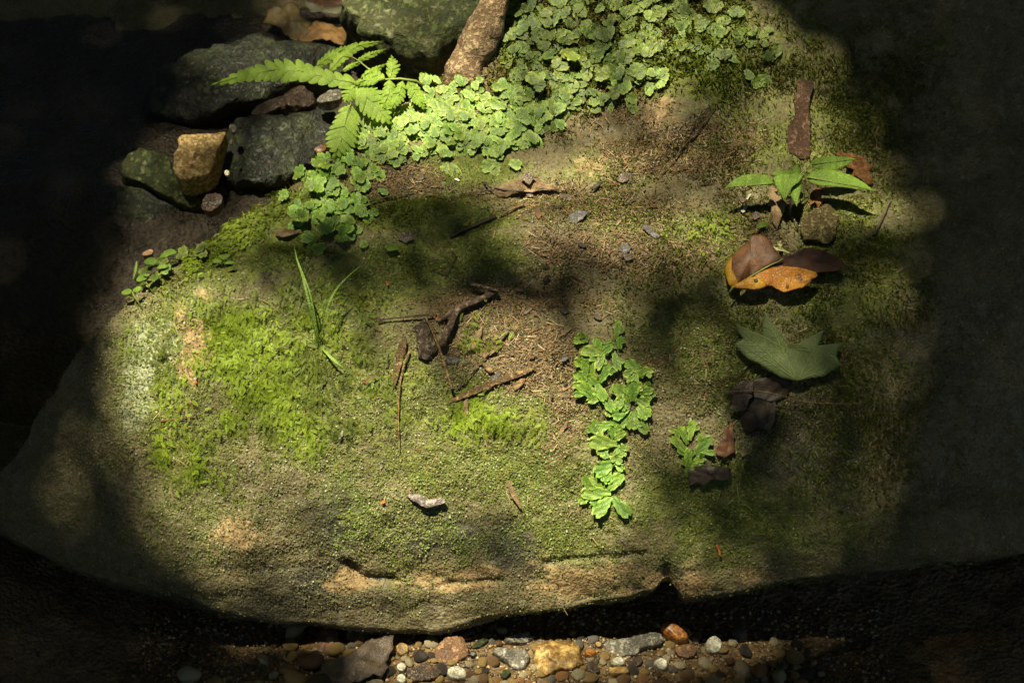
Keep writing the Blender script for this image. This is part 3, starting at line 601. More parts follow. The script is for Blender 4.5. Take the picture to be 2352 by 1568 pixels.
bed_stone(zH([(525, 1130), (700, 1135), (850, 1080), (1050, 1040), (1180, 1085), (1140, 1190), (920, 1230), (880, 1310), (700, 1290), (570, 1250)]), 0.012, S_GREY, 'long wet grey slab with glints in the middle of the gravel', amp=.003, power=3)
bed_stone(zH([(1105, 1000), (1175, 935), (1300, 985), (1420, 1085), (1400, 1145), (1260, 1145), (1130, 1065)]), 0.012, S_ORANGE, 'smooth orange brown pebble propped on the grey slab', up=.012, name='pebble', amp=.0006)
bed_stone(zH([(1280, 975), (1310, 960), (1400, 1000), (1450, 1040), (1440, 1080), (1400, 1070)]), 0.007, S_OCHRE, 'yellowish pebble behind the smooth orange brown pebble', up=.008, name='pebble', nseg=36)
bed_stone(zH([(1585, 1150), (1680, 1090), (1765, 1150), (1755, 1255), (1650, 1290), (1585, 1235)]), 0.013, S_WHITE, 'big round white pebble at the right end of the gravel', name='pebble', amp=.0006)
bed_stone(zH([(1030, 1380), (1110, 1325), (1205, 1350), (1195, 1440), (1120, 1465)]), 0.011, S_WHITE, 'smooth white pebble below the grey slab', name='pebble', amp=.0006)
bed_stone(zH([(555, 1450), (680, 1400), (805, 1430), (785, 1500), (640, 1510)]), 0.009, S_OCHRE, 'flat yellow pebble below the cream pebble', name='pebble', amp=.001)
bed_stone(zH([(585, 1340), (680, 1305), (770, 1350), (740, 1405), (620, 1395)]), 0.008, S_WHITE, 'oval cream pebble at the foot of the grey slab', name='pebble', amp=.0008)
bed_stone(zH([(1260, 1190), (1480, 1165), (1495, 1290), (1360, 1325), (1280, 1275)]), 0.012, S_BROWN, 'squarish tan stone left of the big round white pebble', smooth=1, power=4)
bed_stone(zH([(775, 1330), (900, 1285), (955, 1350), (870, 1415), (795, 1395)]), 0.008, S_DKBROWN, 'purplish dark stone under the grey slab', nseg=40)
bed_stone(zH([(345, 1375), (420, 1325), (495, 1420), (475, 1480), (345, 1470)]), 0.008, S_DKBROWN, 'dark brown stone right of the largest ochre stone', nseg=40)
bed_stone(zH([(430, 1150), (480, 1130), (520, 1170), (490, 1210), (450, 1195)]), 0.006, S_OCHRE, 'small yellow pebble at the left tip of the grey slab', name='pebble', nseg=30)
bed_stone(zH([(335, 1250), (390, 1220), (440, 1250), (430, 1300), (350, 1295)]), 0.006, S_ORANGE, 'small orange pebble right of the largest ochre stone', name='pebble', nseg=30)
bed_stone(zH([(420, 970), (470, 975), (520, 1005), (460, 1020)]), 0.004, S_GREY, 'lone pale pebble in the dark gap under the boulder', name='pebble', nseg=30, up=.003)

# individual gravel pebbles: eight shapes, copied
M_PEB = []
for nm, c in [('ochre', [(0.3, (0.27, 0.17, 0.05)), (0.7, (0.5, 0.36, 0.14))]), ('cream', [(0.3, (0.36, 0.3, 0.17)), (0.7, (0.6, 0.53, 0.34))]), ('brown', [(0.3, (0.14, 0.08, 0.035)), (0.7, (0.26, 0.15, 0.07))]), ('grey', [(0.3, (0.11, 0.1, 0.08)), (0.7, (0.25, 0.23, 0.19))]), ('dark', [(0.3, (0.03, 0.025, 0.02)), (0.7, (0.08, 0.065, 0.05))]), ('orange', [(0.3, (0.27, 0.13, 0.04)), (0.7, (0.45, 0.25, 0.1))])]:
    M_PEB.append(mat_stone(nm + '_gravel', c, 90, 0.5, 0.4, 0.6, (0.12, 0.08, 0.04), 420))
def peb_mesh(mat, ang):
    import bmesh
    bm = bmesh.new(); bmesh.ops.create_icosphere(bm, subdivisions=3, radius=1.0); co = np.array([v.co[:] for v in bm.verts])
    s = random.random() * 60; sc = np.array([1, rng.uniform(.65, .95), rng.uniform(.45, .75)])
    if ang: co = np.sign(co) * np.abs(co) ** 0.75
    co = co * (1 + 0.34 * fbm(co, 1.1, 2, seed=s) + 0.06 * fbm(co, 0.35, 2, seed=s + 5))[:, None] * sc
    Fc = [tuple(v.index for v in f.verts) for f in bm.faces]; bm.free(); return co, Fc
protos = []
for k in range(14):
    V, Fc = peb_mesh(None, k % 3 == 0); protos.append((V, Fc, M_PEB[[0, 1, 2, 1, 0, 5, 4, 1, 0, 0, 3, 1, 1, 2][k]]))
PEBBLE_ME = []
kinds = ['ochre', 'cream', 'brown', 'cream', 'ochre', 'orange', 'dark', 'cream', 'ochre', 'ochre', 'grey', 'cream', 'cream', 'brown']
taken = [(u, v, r) for u, v, r in BED_STONES]; npb = 0; tries = 0; proto_objs = {}
while npb < 296 and tries < 90000:
    tries += 1
    u = random.gauss(1230, 290) if tries % 4 else random.uniform(640, 1900); v = random.uniform(1440, 1660); r = random.choice([9, 10, 11, 12, 13, 15, 17, 20, 24, 28]) if tries < 2500 else random.choice([8, 9, 10, 11, 12, 14])
    if v < np.interp(u, lipU, lipV) + 22 or (u > 1180 and v < 1452 + random.uniform(0, 18)): continue
    if any((u - a) ** 2 + ((v - b) * 1.25) ** 2 < ((r + q) * 0.70) ** 2 for a, b, q in taken): continue
    p, _ = hit(u, v, 'g')
    if p is None: continue
    taken.append((u, v, r)); k = random.randrange(14); rad = r * 0.0004 * 1.06
    if k not in proto_objs:
        V, Fc, mt = protos[k]; o = mesh('gravel_pebble', V, Fc, mt); proto_objs[k] = o
    else:
        o = proto_objs[k].copy(); C.objects.link(o)
    o.location = p + np.array([0, 0, rad * random.uniform(.2, .5)]); o.scale = (rad,) * 3; o.rotation_euler = (random.gauss(0, .25), random.gauss(0, .25), random.uniform(0, 6.28)); npb += 1
    tag(o, 'small rounded %s pebble in the wet gravel under the front lip' % kinds[k], 'pebble', 'small %s pebbles of the creek gravel' % kinds[k])
# finer grit between them: nobody could count it
def scatter(name, tv, tf, P, Fr, S, mat, col=None, parent=None, smooth=True):
    """template verts tv (n,3) placed at P with frames Fr (m,3,3 rows = axes) and scales S"""
    tv = np.asarray(tv, float); m = len(P); n = len(tv)
    V = (np.einsum('nk,mkj->mnj', tv, Fr) * S[:, None, None] + P[:, None, :]).reshape(-1, 3)
    tf = np.asarray(tf); Fa = (tf[None] + (np.arange(m) * n)[:, None, None]).reshape(-1, tf.shape[1])
    c = None if col is None else np.repeat(col, n, 0)
    return mesh(name, V, Fa, mat, parent, (0, 0, -0.28), smooth, c)
def frames(N, tilt, m=None):
    N = N + rng.normal(0, tilt, N.shape); N /= np.linalg.norm(N, axis=1, keepdims=True)
    a = rng.normal(0, 1, N.shape); a -= N * (a * N).sum(1, keepdims=True); a /= np.linalg.norm(a, axis=1, keepdims=True)
    return np.stack([a, np.cross(N, a), N], 1)
oct_v = [(1, 0, 0), (0, 1, 0), (-1, 0, 0), (0, -1, 0), (0, 0, .7), (0, 0, -.7)]; oct_f = [(0, 1, 4), (1, 2, 4), (2, 3, 4), (3, 0, 4), (1, 0, 5), (2, 1, 5), (3, 2, 5), (0, 3, 5)]
n = 9000; gp = np.stack([rng.uniform(-.36, .36, n), rng.uniform(-.36, -.06, n), np.zeros(n)], -1); gp[:, 2] = bed_z(gp[:, 0], gp[:, 1]) + .001
cc = np.array([(0.42, .3, .12), (.4, .34, .2), (.2, .12, .05), (.25, .22, .17), (.08, .06, .04), (.35, .18, .06)])[rng.integers(0, 6, n)] * rng.uniform(.4, 1.1, (n, 1))
def mat_vcol(name, rough=.6, trans=0.0, tc=(1.2, 1.25, .5), spec=.3):
    m, t, out = newmat(name); N = NT(t); a = N.new('ShaderNodeAttribute', attribute_name='Col'); b = N.bsdf(a.outputs['Color'], rough, spec)
    if trans:
        tr = N.new('ShaderNodeBsdfTranslucent'); N.put(tr.inputs[0], N.mix(1.0, a.outputs['Color'], tc, 'MULTIPLY')); mx = N.new('ShaderNodeMixShader'); mx.inputs[0].default_value = trans
        t.links.new(b.outputs[0], mx.inputs[1]); t.links.new(tr.outputs[0], mx.inputs[2]); t.links.new(mx.outputs[0], out.inputs[0])
    else: t.links.new(b.outputs[0], out.inputs[0])
    return m
tag(scatter('gravel', oct_v, oct_f, gp, frames(np.tile([0, 0, 1.0], (n, 1)), .4), rng.uniform(.0008, .0028, n), mat_vcol('grit', .4, 0, spec=.5), cc), 'fine wet grit filling the gaps between the creek pebbles', None, kind='stuff')
# ------------------------------------------------------------------ root at the top
M_ROOT = mat_stone('pale_root_bark', [(0.3, (0.22, 0.145, 0.075)), (0.5, (0.34, 0.24, 0.135)), (0.75, (0.44, 0.33, 0.2))], 55, 0.75, 0.25, 0.9)
rp = [(1040, 215), (1072, 160), (1098, 105), (1116, 55), (1140, -5), (1170, -90)]
rq = at(1085, 140, 0, 'b'); rn = unit([0, -.5, .86]); rk = np.array([ray_plane(a, b, rq + rn * ([-.016, -.004, .008, .018, .03, .045][i]), rn) for i, (a, b) in enumerate(rp)]); W = np.stack([np.interp(np.linspace(0, 5, 30), range(6), rk[:, k]) for k in range(3)], -1)
for _ in range(6): W[1:-1] = W[1:-1] * .5 + (W[:-2] + W[2:]) * .25
V, Fc = tube_mesh(W, np.interp(np.linspace(0, 1, 30), [0, .15, .4, 1], [.010, .018, .0175, .0165]), 22, 0.10)
V = np.array(V); ax_ = np.repeat(W, 22, 0); rd = V[:len(ax_)] - ax_; an_ = np.tile(np.arange(22) / 22 * 2 * math.pi, len(W)); al_ = np.repeat(np.arange(len(W)) * .004, 22)
rid = fbm(np.stack([np.cos(an_) * .02, np.sin(an_) * .02, al_ * .25], -1), .012, 3, seed=5.); V[:len(ax_)] += rd * (.30 * rid + .45 * fbm(ax_, .03, 2, seed=3.) + .12 * fbm(V[:len(ax_)], .006, 2))[:, None]
tag(mesh('tree_root', V, Fc, M_ROOT, None, W[0]), 'pale tan tree root running up the rim of the boulder', 'root')

# ------------------------------------------------------------------ fern
M_FERN = mat_leaf('fern_green', (0.2, 0.33, 0.03), (0.28, 0.42, 0.045), 90, 0.4, (1.3, 1.25, .4), 0.5, 0.3)
M_STEM = mat_leaf('green_stem', (0.2, 0.26, 0.05), (0.24, 0.3, 0.07), 90, 0.2)
 
fern = empty('fern', at(1010, 215, 0, 'b'), 'bright green fern arching out over the dark creek', 'fern')
def pinna(path, hw, nl, droop=0.0, base=0.0, name='leaflet', lobe=1.0, prof=0.35):
    pts = zA(path); p3 = np.array([ray_plane(u, v, fp + FNRM * base, FNRM) for u, v in pts])
    L = np.concatenate([[0], np.cumsum(np.linalg.norm(np.diff(p3, axis=0), axis=1))]); tot = L[-1]; hwm = hw * 0.3 * 0.0004 * 1.3
    def pt(s):
        q = np.array([np.interp(s * tot, L, p3[:, k]) for k in range(3)]); return q
    V = []; Fc = []
    def prof_w(s): return hwm * (min(1, 0.55 + s / max(prof, .01) * .45) if s < prof else max(0.0, 1 - ((s - prof) / (1 - prof)) ** 1.5)) + 0.0004
    sp = 1.0 / nl
    for k in range(nl):
        s0 = (k + 0.5) * sp
        for sgn in (-1, 1):
            s1 = min(s0 + (0.25 * sp if sgn > 0 else 0), .995)
            c0 = pt(s1); tg = unit(pt(min(s1 + .03, 1)) - pt(max(s1 - .03, 0))); sd_ = np.cross(FNRM, tg) * sgn; w_ = prof_w(s1); half = tot * sp * 0.78
            ax = unit(sd_ * 0.88 + tg * 0.55); i0 = len(V); dz = random.uniform(-.0012, .0012)
            prof_pts = [(0, -1.0), (.25, -1.05), (.55, -1.0), (.8, -.75), (.94, -.35), (1.0, .1), (.92, .5), (.75, .8), (.5, .98), (.25, 1.0), (0, .95)]
            V.append(c0 + ax * w_ * .45 + FNRM * (dz + .0008))
            for a, b in prof_pts:
                ser = 1 + 0.05 * math.sin(b * 14 + k)
                q = c0 + ax * (a * w_ * ser * lobe) + tg * (b * half * (0.72 if a > 0.4 else .85)); q = q + FNRM * (-droop * (a * w_) ** 2 * 60 + (0.0006 if a == 0 else 0) - .0006 * a + dz); V.append(q)
            for j in range(len(prof_pts)): Fc.append((i0, i0 + 1 + j, i0 + 1 + (j + 1) % len(prof_pts)))
    V = np.array(V); sarc = ((V - p3[0]) @ unit(p3[-1] - p3[0])) / tot
    V = V - np.array([0, 0, 1]) * (droop * np.clip(sarc, 0, 1.2) ** 2 * 0.03)[:, None]
    o = mesh(name, V, Fc, M_FERN, fern)
    rib, rf = tube_mesh([pt(s) + FNRM * .0006 for s in np.linspace(0, .97, 14)], np.linspace(.0006, .0002, 14), 5)
    mesh('midrib', rib, rf, M_STEM, o); return o
pinna([(1930, 640), (1700, 590), (1500, 545), (1300, 540), (1100, 575), (850, 645)], 92, 15, base=.004, prof=.42)
pinna([(1740, 540), (1830, 440), (1950, 355), (2145, 320)], 42, 12, base=-.004, prof=.3)
pinna([(1640, 510), (1750, 430), (1945, 335)], 44, 11, base=-.006, prof=.35)
pinna([(1950, 470), (2050, 420), (2165, 378)], 26, 9, base=-.007)
pinna([(1840, 545), (1900, 505), (1990, 475)], 20, 8, base=-.006)
pinna([(1980, 600), (2060, 545), (2175, 490)], 28, 8, base=-.004)
pinna([(1915, 650), (2010, 730), (2090, 810), (2200, 940)], 110, 9, base=.002, lobe=1.1, prof=.3)
pinna([(1905, 800), (1870, 930), (1830, 1070), (1775, 1200)], 118, 10, base=-.002, lobe=1.05, prof=.45)
pinna([(2200, 615), (2195, 720), (2140, 835)], 62, 9, base=.003, prof=.4)
pinna([(2300, 625), (2270, 730), (2215, 835)], 52, 8, base=.003, prof=.4)
pinna([(2200, 605), (2225, 520), (2215, 436)], 54, 7, base=.001, prof=.4)
pinna([(2160, 610), (2090, 570), (2045, 605)], 44, 5, base=.003)
pinna([(2110, 630), (2010, 615), (1930, 645)], 42, 7, base=.005)
pinna([(2340, 630), (2400, 720), (2460, 830)], 56, 8, base=.002)
pinna([(1940, 650), (1900, 700), (1860, 780)], 60, 6, base=.003)
rach = [ray_plane(u, v, fp + FNRM * .002, FNRM) for u, v in zA([(2520, 690), (2400, 620), (2280, 603), (2150, 610), (2020, 630), (1920, 645)])]; rach[0] = at(*zA([(2520, 690)])[0], 0)
V, Fc = tube_mesh(rach, [.0013, .0012, .0011, .001, .0009, .0007], 7); mesh('stalk', V, Fc, M_STEM, fern)
V, Fc = tube_mesh([ray_plane(u, v, fp - FNRM * .004, FNRM) for u, v in zA([(2060, 600), (2040, 530), (1960, 465), (1890, 425)])], [.0009, .0008, .0006, .0004], 6); mesh('stalk', V, Fc, M_STEM, fern)
V, Fc = tube_mesh([ray_plane(u, v, fp, FNRM) for u, v in zA([(1990, 690), (1920, 740), (1880, 850), (1860, 950)])], [.0008, .0007, .0006, .0004], 6); mesh('stalk', V, Fc, M_STEM, fern)

# ------------------------------------------------------------------ liverworts
def lobe_mesh(L, W, curl=0.25, seed=0, na=11, nc=8):
    """thallus lobe from the origin along +x, notched wavy end, edges turned up"""
    r = random.Random(seed); ph = r.uniform(0, 6); V = []; Fc = []
    for i in range(na):
        s = i / (na - 1)
        for j in range(nc):
            c = j / (nc - 1) * 2 - 1
            wd = (0.45 + 0.55 * min(1, s / .55)) * math.sqrt(max(0.0, 1 - max(0.0, (s - .62) / .40) ** 2.4)) * W / 2
            wv = 1 + 0.09 * math.sin(s * 19 + ph + c) * abs(c) + 0.05 * math.sin(s * 41 + ph) * abs(c)
            x = L * (s - 0.11 * s ** 4 * (1 - abs(c)) + 0.02 * s * math.sin(c * 12 + ph)); y = c * wd * wv
            z = curl * W * (0.35 * c * c * (0.4 + .6 * s) - 0.10 * math.exp(-(c / .2) ** 2)) + 0.09 * W * math.sin(s * 2.2 + ph * .3) + (.03 + .06 * abs(c)) * W * math.sin(c * 7 + s * 13 + ph)
            V.append((x, y, z))
    for i in range(na - 1):
        for j in range(nc - 1): a = i * nc + j; Fc.append((a, a + nc, a + nc + 1, a + 1))
    return np.array(V), Fc
M_LIVB = mat_leaf('liverwort_green', (0.19, 0.35, 0.05), (0.3, 0.46, 0.12), 150, 0.2, (1.2, 1.2, .5), 0.55, 0.5, 0.3, spots=((0.36, 0.46, 0.24), 260, 0.62), vcol=True)
M_LIVD = mat_leaf('liverwort_deep_green', (0.105, 0.185, 0.026), (0.19, 0.28, 0.05), 120, 0.18, (1.2, 1.2, .5), 0.55, 0.5, 0.25, spots=((0.28, 0.36, 0.2), 200, 0.64), vcol=True)
M_LIVF = mat_leaf('liverwort_fresh_green', (0.17, 0.34, 0.035), (0.26, 0.44, 0.07), 130, 0.2, (1.2, 1.2, .5), 0.5, 0.5, 0.3, spots=((0.4, 0.52, 0.25), 230, 0.63), vcol=True)
def lobe_col(na, nc):
    s, c = np.meshgrid(np.linspace(0, 1, na), np.linspace(-1, 1, nc), indexing='ij'); e = np.maximum(np.abs(c), (s - .55) / .45).ravel()
    t = .72 + .5 * np.clip(e, 0, 1) ** 4 - .18 * np.exp(-(c.ravel() / .16) ** 2); return np.stack([t * (1 + .12 * e), t, t * (1 - .1 * e)], -1)
LOBE_COL = lobe_col(11, 8)
def clump_proto(mat, k, n, Lr=(.008, .0135), Wr=(.0062, .0098)):
    o = bpy.data.objects.new('liverwort', None); C.objects.link(o); o.empty_display_size = .01; a0 = random.uniform(0, 6.28); fan = random.uniform(2.6, 5.2)
    k0 = 0
    for i in range(n):
        an = a0 + fan * (i / max(n - 1, 1) - .5) + random.uniform(-.25, .25); arm = random.uniform(.002, .009); px_, py_ = arm * math.cos(an), arm * math.sin(an)
        for sg in ((-1, 1) if random.random() < .75 else (0,)):
            V, Fc = lobe_mesh(random.uniform(*Lr), random.uniform(*Wr), random.uniform(.05, .38), k * 31 + k0)
            a2 = an + sg * random.uniform(.38, .62); tilt = random.uniform(-.12, .16)
            R = np.array(Matrix.Rotation(a2, 3, 'Z') @ Matrix.Rotation(-tilt, 3, 'Y')); V = V @ R.T + np.array([px_, py_, .0007 * k0])
            c = mesh('lobe', V, Fc, mat, col=LOBE_COL * random.uniform(.72, 1.15) * np.array([random.uniform(.88, 1.14), 1, random.uniform(.8, 1.1)])); c.parent = o; k0 += 1
    return o
def sample_px(L, n, gap, lim=None):
    out = []; t = 0
    u0 = min(b[0] - b[2] * 1.3 for b in L); u1 = max(b[0] + b[2] * 1.3 for b in L); v0 = min(b[1] - b[3] * 1.3 for b in L); v1 = max(b[1] + b[3] * 1.3 for b in L)
    while len(out) < n and t < 40000:
        t += 1; u, v = random.uniform(u0, u1), random.uniform(v0, v1)
        if random.random() > blobs(np.array([u]), np.array([v]), L)[0] ** 1.5: continue
        if len(L) > 2 and fbm(np.array([[u, v, 0.0]]), 55, 2, seed=6.6)[0] < random.uniform(-.28, -.02): continue
        if any((u - a) ** 2 + ((v - b) * 1.35) ** 2 < gap * gap for a, b in out): continue
        out.append((u, v))
    return sorted(out, key=lambda q: -q[1])
def place_patch(mat, L, n, gap, label, group, smin=.65, smax=1.25, protos_n=10, lean=.3):
    pr = [clump_proto(mat, random.randrange(1000), random.randint(2, 4)) for _ in range(protos_n)]; used = set()
    for i, (u, v) in enumerate(sample_px(L, n, gap)):
        k = i % protos_n; o = pr[k] if k not in used else copy_tree(pr[k]); used.add(k)
        p, _ = hit(u, v, 'b'); nn = unit(smooth_n(u, v, 'b') + lean * unit(CAM - p) + rng.normal(0, .18, 3))
        ax = unit(np.cross([random.gauss(0, 1), random.gauss(0, 1), .1], nn)); M = Matrix((ax, np.cross(nn, ax), nn)).transposed()
        o.matrix_world = Matrix.Translation(p + nn * (.002 + random.random() * .004)) @ M.to_4x4() @ Matrix.Scale(random.uniform(smin, smax), 4)
        tag(o, label, 'liverwort', group)
    for k in range(protos_n):
        if k not in used:
            for c in list(pr[k].children): bpy.data.objects.remove(c)
            bpy.data.objects.remove(pr[k])
place_patch(M_LIVB, [(1050, 285, 190, 50, 4), (960, 215, 70, 40), (890, 300, 70, 36), (1180, 290, 70, 40), (1060, 325, 60, 22), (870, 330, 60, 20), (1200, 310, 50, 36), (1000, 340, 120, 14), (860, 360, 30, 18)], 108, 19, 'flat liverwort rosette in the brightly sunlit mat below the fern', 'liverworts of the bright mat below the fern', .8, 1.4)
place_patch(M_LIVD, [(1340, 40, 170, 60), (1310, 120, 110, 50), (1400, 160, 110, 60), (1270, 225, 70, 45), (1560, 60, 130, 70, 0, .62), (1630, 120, 110, 45, 0, .55), (1490, 185, 60, 22), (1700, 130, 60, 26), (1180, 30, 60, 40, 0, .6), (1450, 70, 80, 60, 0, .7), (1330, 190, 90, 40), (1250, 265, 40, 30), (1360, 200, 60, 40)], 98, 25, 'deep green liverwort rosette in the shaded mat at the top of the boulder', 'liverworts of the shaded mat at the top', .7, 1.45)
place_patch(M_LIVF, [(750, 405, 70, 45), (700, 490, 60, 36), (800, 525, 45, 22), (620, 430, 60, 24), (770, 460, 50, 30)], 30, 27, 'green liverwort rosette on the left rim below the hanging fern leaflet', 'liverworts on the left rim', .95, 1.3)
place_patch(M_LIVB, [(1440, 185, 20, 12), (1500, 195, 30, 12)], 4, 26, 'pale liverwort rosette at the lower edge of the shaded mat', 'pale liverworts at the lower edge of the shaded mat', .8, 1.0)
place_patch(M_LIVB, [(1395, 242, 4, 4)], 1, 20, 'lone pale liverwort rosette on bare soil below the shaded mat', None, .7, .8)
place_patch(M_LIVD, [(290, 660, 40, 16), (400, 590, 60, 20), (350, 610, 40, 20)], 7, 26, 'broad leafy rosette on the far left end of the mossy rim', 'leafy rosettes at the far left of the rim', 1.0, 1.4)
def traced_clump(lobes, label, org_px, mat, zf):
    o = empty('liverwort', at(*zf([org_px])[0], 0, 'b'), label, 'liverwort')
    rr_ = random.Random(int(org_px[0])); extra = []
    for b, t, wd in lobes:
        for sg in (-1, 1):
            if rr_.random() < .7:
                f = rr_.uniform(.25, .7); m = (b[0] + (t[0] - b[0]) * f, b[1] + (t[1] - b[1]) * f); an = math.atan2(t[1] - b[1], t[0] - b[0]) + sg * rr_.uniform(.7, 1.2); ln = math.hypot(t[0] - b[0], t[1] - b[1]) * rr_.uniform(.45, .7)
                extra.append((m, (m[0] + ln * math.cos(an), m[1] + ln * math.sin(an)), wd * rr_.uniform(.55, .8)))
    lobes = lobes + extra
    for i, (b, t, wd) in enumerate(lobes):
        (bu, bv), (tu_, tv_) = zf([b, t]); nn = smooth_n(bu, bv, 'b'); p0 = at(bu, bv, 0.003 + .001 * (i % 3), 'b'); p1 = ray_plane(tu_, tv_, p0 + nn * .003, unit(nn + unit(CAM - p0) * .3))
        ax = unit(p1 - p0); nn = unit(nn - ax * (nn @ ax)); sy = np.cross(nn, ax); V, Fc = lobe_mesh(np.linalg.norm(p1 - p0) * 1.02, wd * .3 * .0004 * .92, .22, 900 + i + int(bu), 13, 9)
        mesh('lobe', p0 + V[:, :1] * ax + V[:, 1:2] * sy + V[:, 2:] * nn, Fc, mat, o, col=lobe_col(13, 9) * rr_.uniform(.72, 1.12) * np.array([rr_.uniform(.88, 1.15), 1, 1]))
    return o
zL = lambda p: Z(850, 800, 750, p)
zR = lambda p: Z(1500, 800, 750, p)
traced_clump([((1840, 90), (1745, 70), 95), ((1990, 190), (1775, 170), 95), ((1960, 200), (2010, 115), 80), ((2050, 90), (2070, -60), 60), ((2080, 160), (2080, 60), 60), ((1960, 180), (1900, 320), 70), ((2030, 180), (2070, 330), 70)], 'small liverwort at the top of the trailing column, its lobes pointing left', (1950, 170), M_LIVF, zL)
traced_clump([((1890, 400), (1800, 215), 115), ((1920, 430), (1732, 345), 95), ((1930, 420), (1990, 265), 85), ((1920, 520), (1742, 425), 95), ((1960, 500), (1830, 565), 80), ((1900, 430), (1970, 560), 90), ((1930, 500), (2030, 640), 80), ((1850, 300), (1760, 270), 60)], 'large forked liverwort on the left of the trailing column', (1920, 450), M_LIVF, zL)
traced_clump([((2260, 340), (2115, 250), 95), ((2200, 320), (2340, 325), 62), ((2240, 380), (2260, 300), 70), ((2210, 330), (2180, 450), 70)], 'small three lobed liverwort at the upper right of the trailing column', (2230, 330), M_LIVF, zL)
traced_clump([((2130, 560), (2045, 420), 110), ((2180, 560), (2175, 405), 110), ((2150, 580), (2050, 560), 90), ((2200, 560), (2310, 560), 100), ((2220, 600), (2300, 690), 110), ((2150, 600), (2020, 690), 100), ((2180, 640), (2170, 780), 110), ((2200, 720), (2300, 800), 80), ((2240, 520), (2330, 450), 80), ((2150, 660), (2050, 770), 90), ((2190, 640), (2240, 730), 80), ((2100, 500), (2060, 620), 80)], 'broad many lobed liverwort on the right of the trailing column', (2180, 600), M_LIVF, zL)
traced_clump([((2020, 720), (1895, 780), 85), ((1930, 830), (1850, 740), 65), ((2060, 880), (1840, 875), 120), ((1980, 900), (1930, 980), 85), ((2060, 900), (2110, 990), 80), ((2040, 860), (2110, 780), 80), ((2060, 930), (2040, 1040), 85), ((2030, 850), (2030, 740), 75), ((2080, 930), (2130, 900), 70)], 'forked liverwort halfway down the trailing column below the large one', (2000, 860), M_LIVF, zL)
traced_clump([((2040, 1010), (1885, 1120), 120), ((2050, 1010), (2090, 960), 60), ((1990, 1070), (1985, 1200), 80), ((2050, 1040), (2110, 1090), 70)], 'single wide liverwort lobe low on the trailing column', (2040, 1020), M_LIVF, zL)
traced_clump([((1970, 1240), (1850, 1140), 80), ((2010, 1250), (1785, 1265), 120), ((2000, 1240), (2095, 1110), 100), ((2010, 1290), (1885, 1440), 115), ((2030, 1300), (2155, 1445), 105)], 'lowest liverwort of the trailing column, spread like a star', (2005, 1260), M_LIVF, zL)
traced_clump([((560, 890), (500, 745), 60), ((575, 860), (600, 700), 66), ((570, 960), (430, 830), 70), ((590, 1010), (740, 830), 85), ((600, 1030), (690, 990), 60), ((560, 1060), (570, 920), 70), ((560, 1140), (580, 1010), 70)], 'small upright forked liverwort right of the trailing column', (575, 1050), M_LIVF, zR)

# ------------------------------------------------------------------ seedling, leaves
zS = lambda p: Z(1740, 350, 420, p)
M_SEED = mat_leaf('seedling_green', (0.17, 0.29, 0.025), (0.22, 0.36, 0.04), 110, 0.38, (1.2, 1.25, .4), 0.5, 0.3, 0.4)
seed = empty('seedling', sp, 'upright seedling with toothed bright green leaflets on the right', 'seedling')
def leaflet(pts, up, bend=1.6, name='leaflet', mat=M_SEED, rib=None):
    p0 = sp + np.array([0, 0, .03]) + SN * up; n = SN
    o = sheet(name, zS(pts), p0, n, lambda x, y, r: -bend * (x * x + y * y) + 0.0003 * math.sin(900 * x), mat, seed, 8, 84, 0, .0003, jag=0)
    # toothed edge
    me = o.data; co = np.array([v.co[:] for v in me.vertices]); last = co[-84:]; c = co[0]
    for i in range(0, 84, 2): me.vertices[len(co) - 84 + i].co = Vector(last[i] + (last[i] - c) * .035)
    if rib:
        a, b = zS(rib); P_ = [ray_plane(a[0] + (b[0] - a[0]) * t, a[1] + (b[1] - a[1]) * t, p0, n) + n * .0006 for t in np.linspace(0, 1, 8)]
        V, Fc = tube_mesh(P_, np.linspace(.0006, .0002, 8), 5); mesh('midrib', V, Fc, M_STEM, o)
leaflet([(150, 628), (240, 540), (320, 480), (400, 440), (560, 420), (720, 430), (800, 480), (835, 550), (780, 590), (600, 590), (420, 570), (300, 592)], .004, rib=[(830, 550), (200, 600)])
leaflet([(815, 405), (900, 370), (1030, 375), (1100, 320), (1150, 278), (1205, 350), (1190, 410), (1060, 430), (850, 450)], -.003)
leaflet([(835, 470), (930, 415), (1040, 425), (1150, 400), (1230, 440), (1190, 520), (1090, 590), (1040, 680), (980, 785), (925, 690), (860, 570)], .006, rib=[(1045, 430), (975, 770)])
leaflet([(1130, 560), (1210, 550), (1200, 660), (1170, 770), (1150, 865), (1110, 790), (1060, 700), (1080, 620)], .001)
leaflet([(1335, 265), (1400, 210), (1500, 190), (1600, 180), (1800, 180), (1955, 212), (1830, 300), (1660, 372), (1500, 365), (1380, 335)], -.002, rib=[(1350, 290), (1930, 220)])
leaflet([(1285, 460), (1360, 380), (1500, 352), (1700, 380), (1900, 440), (2060, 530), (2215, 645), (2000, 625), (1700, 592), (1450, 572), (1330, 525)], .003, rib=[(1290, 465), (2200, 635)])
M_DKSTEM = mat_stone('dark_stem', [(0.3, (0.04, 0.03, 0.02)), (0.7, (0.1, 0.08, 0.06))], 60, 0.5, 0.4, .4)
q = [ray_plane(u, v, sp + np.array([0, 0, .03]), SN) for u, v in zS([(1130, 470), (1090, 600), (1065, 800)])]
V, Fc = tube_mesh([q[0], q[1], q[2], at(*zS([(1050, 1000)])[0], 0, 'b') - np.array([0, 0, .004])], [.0009, .0011, .0013, .0016], 8); mesh('stem', V, Fc, M_DKSTEM, seed)
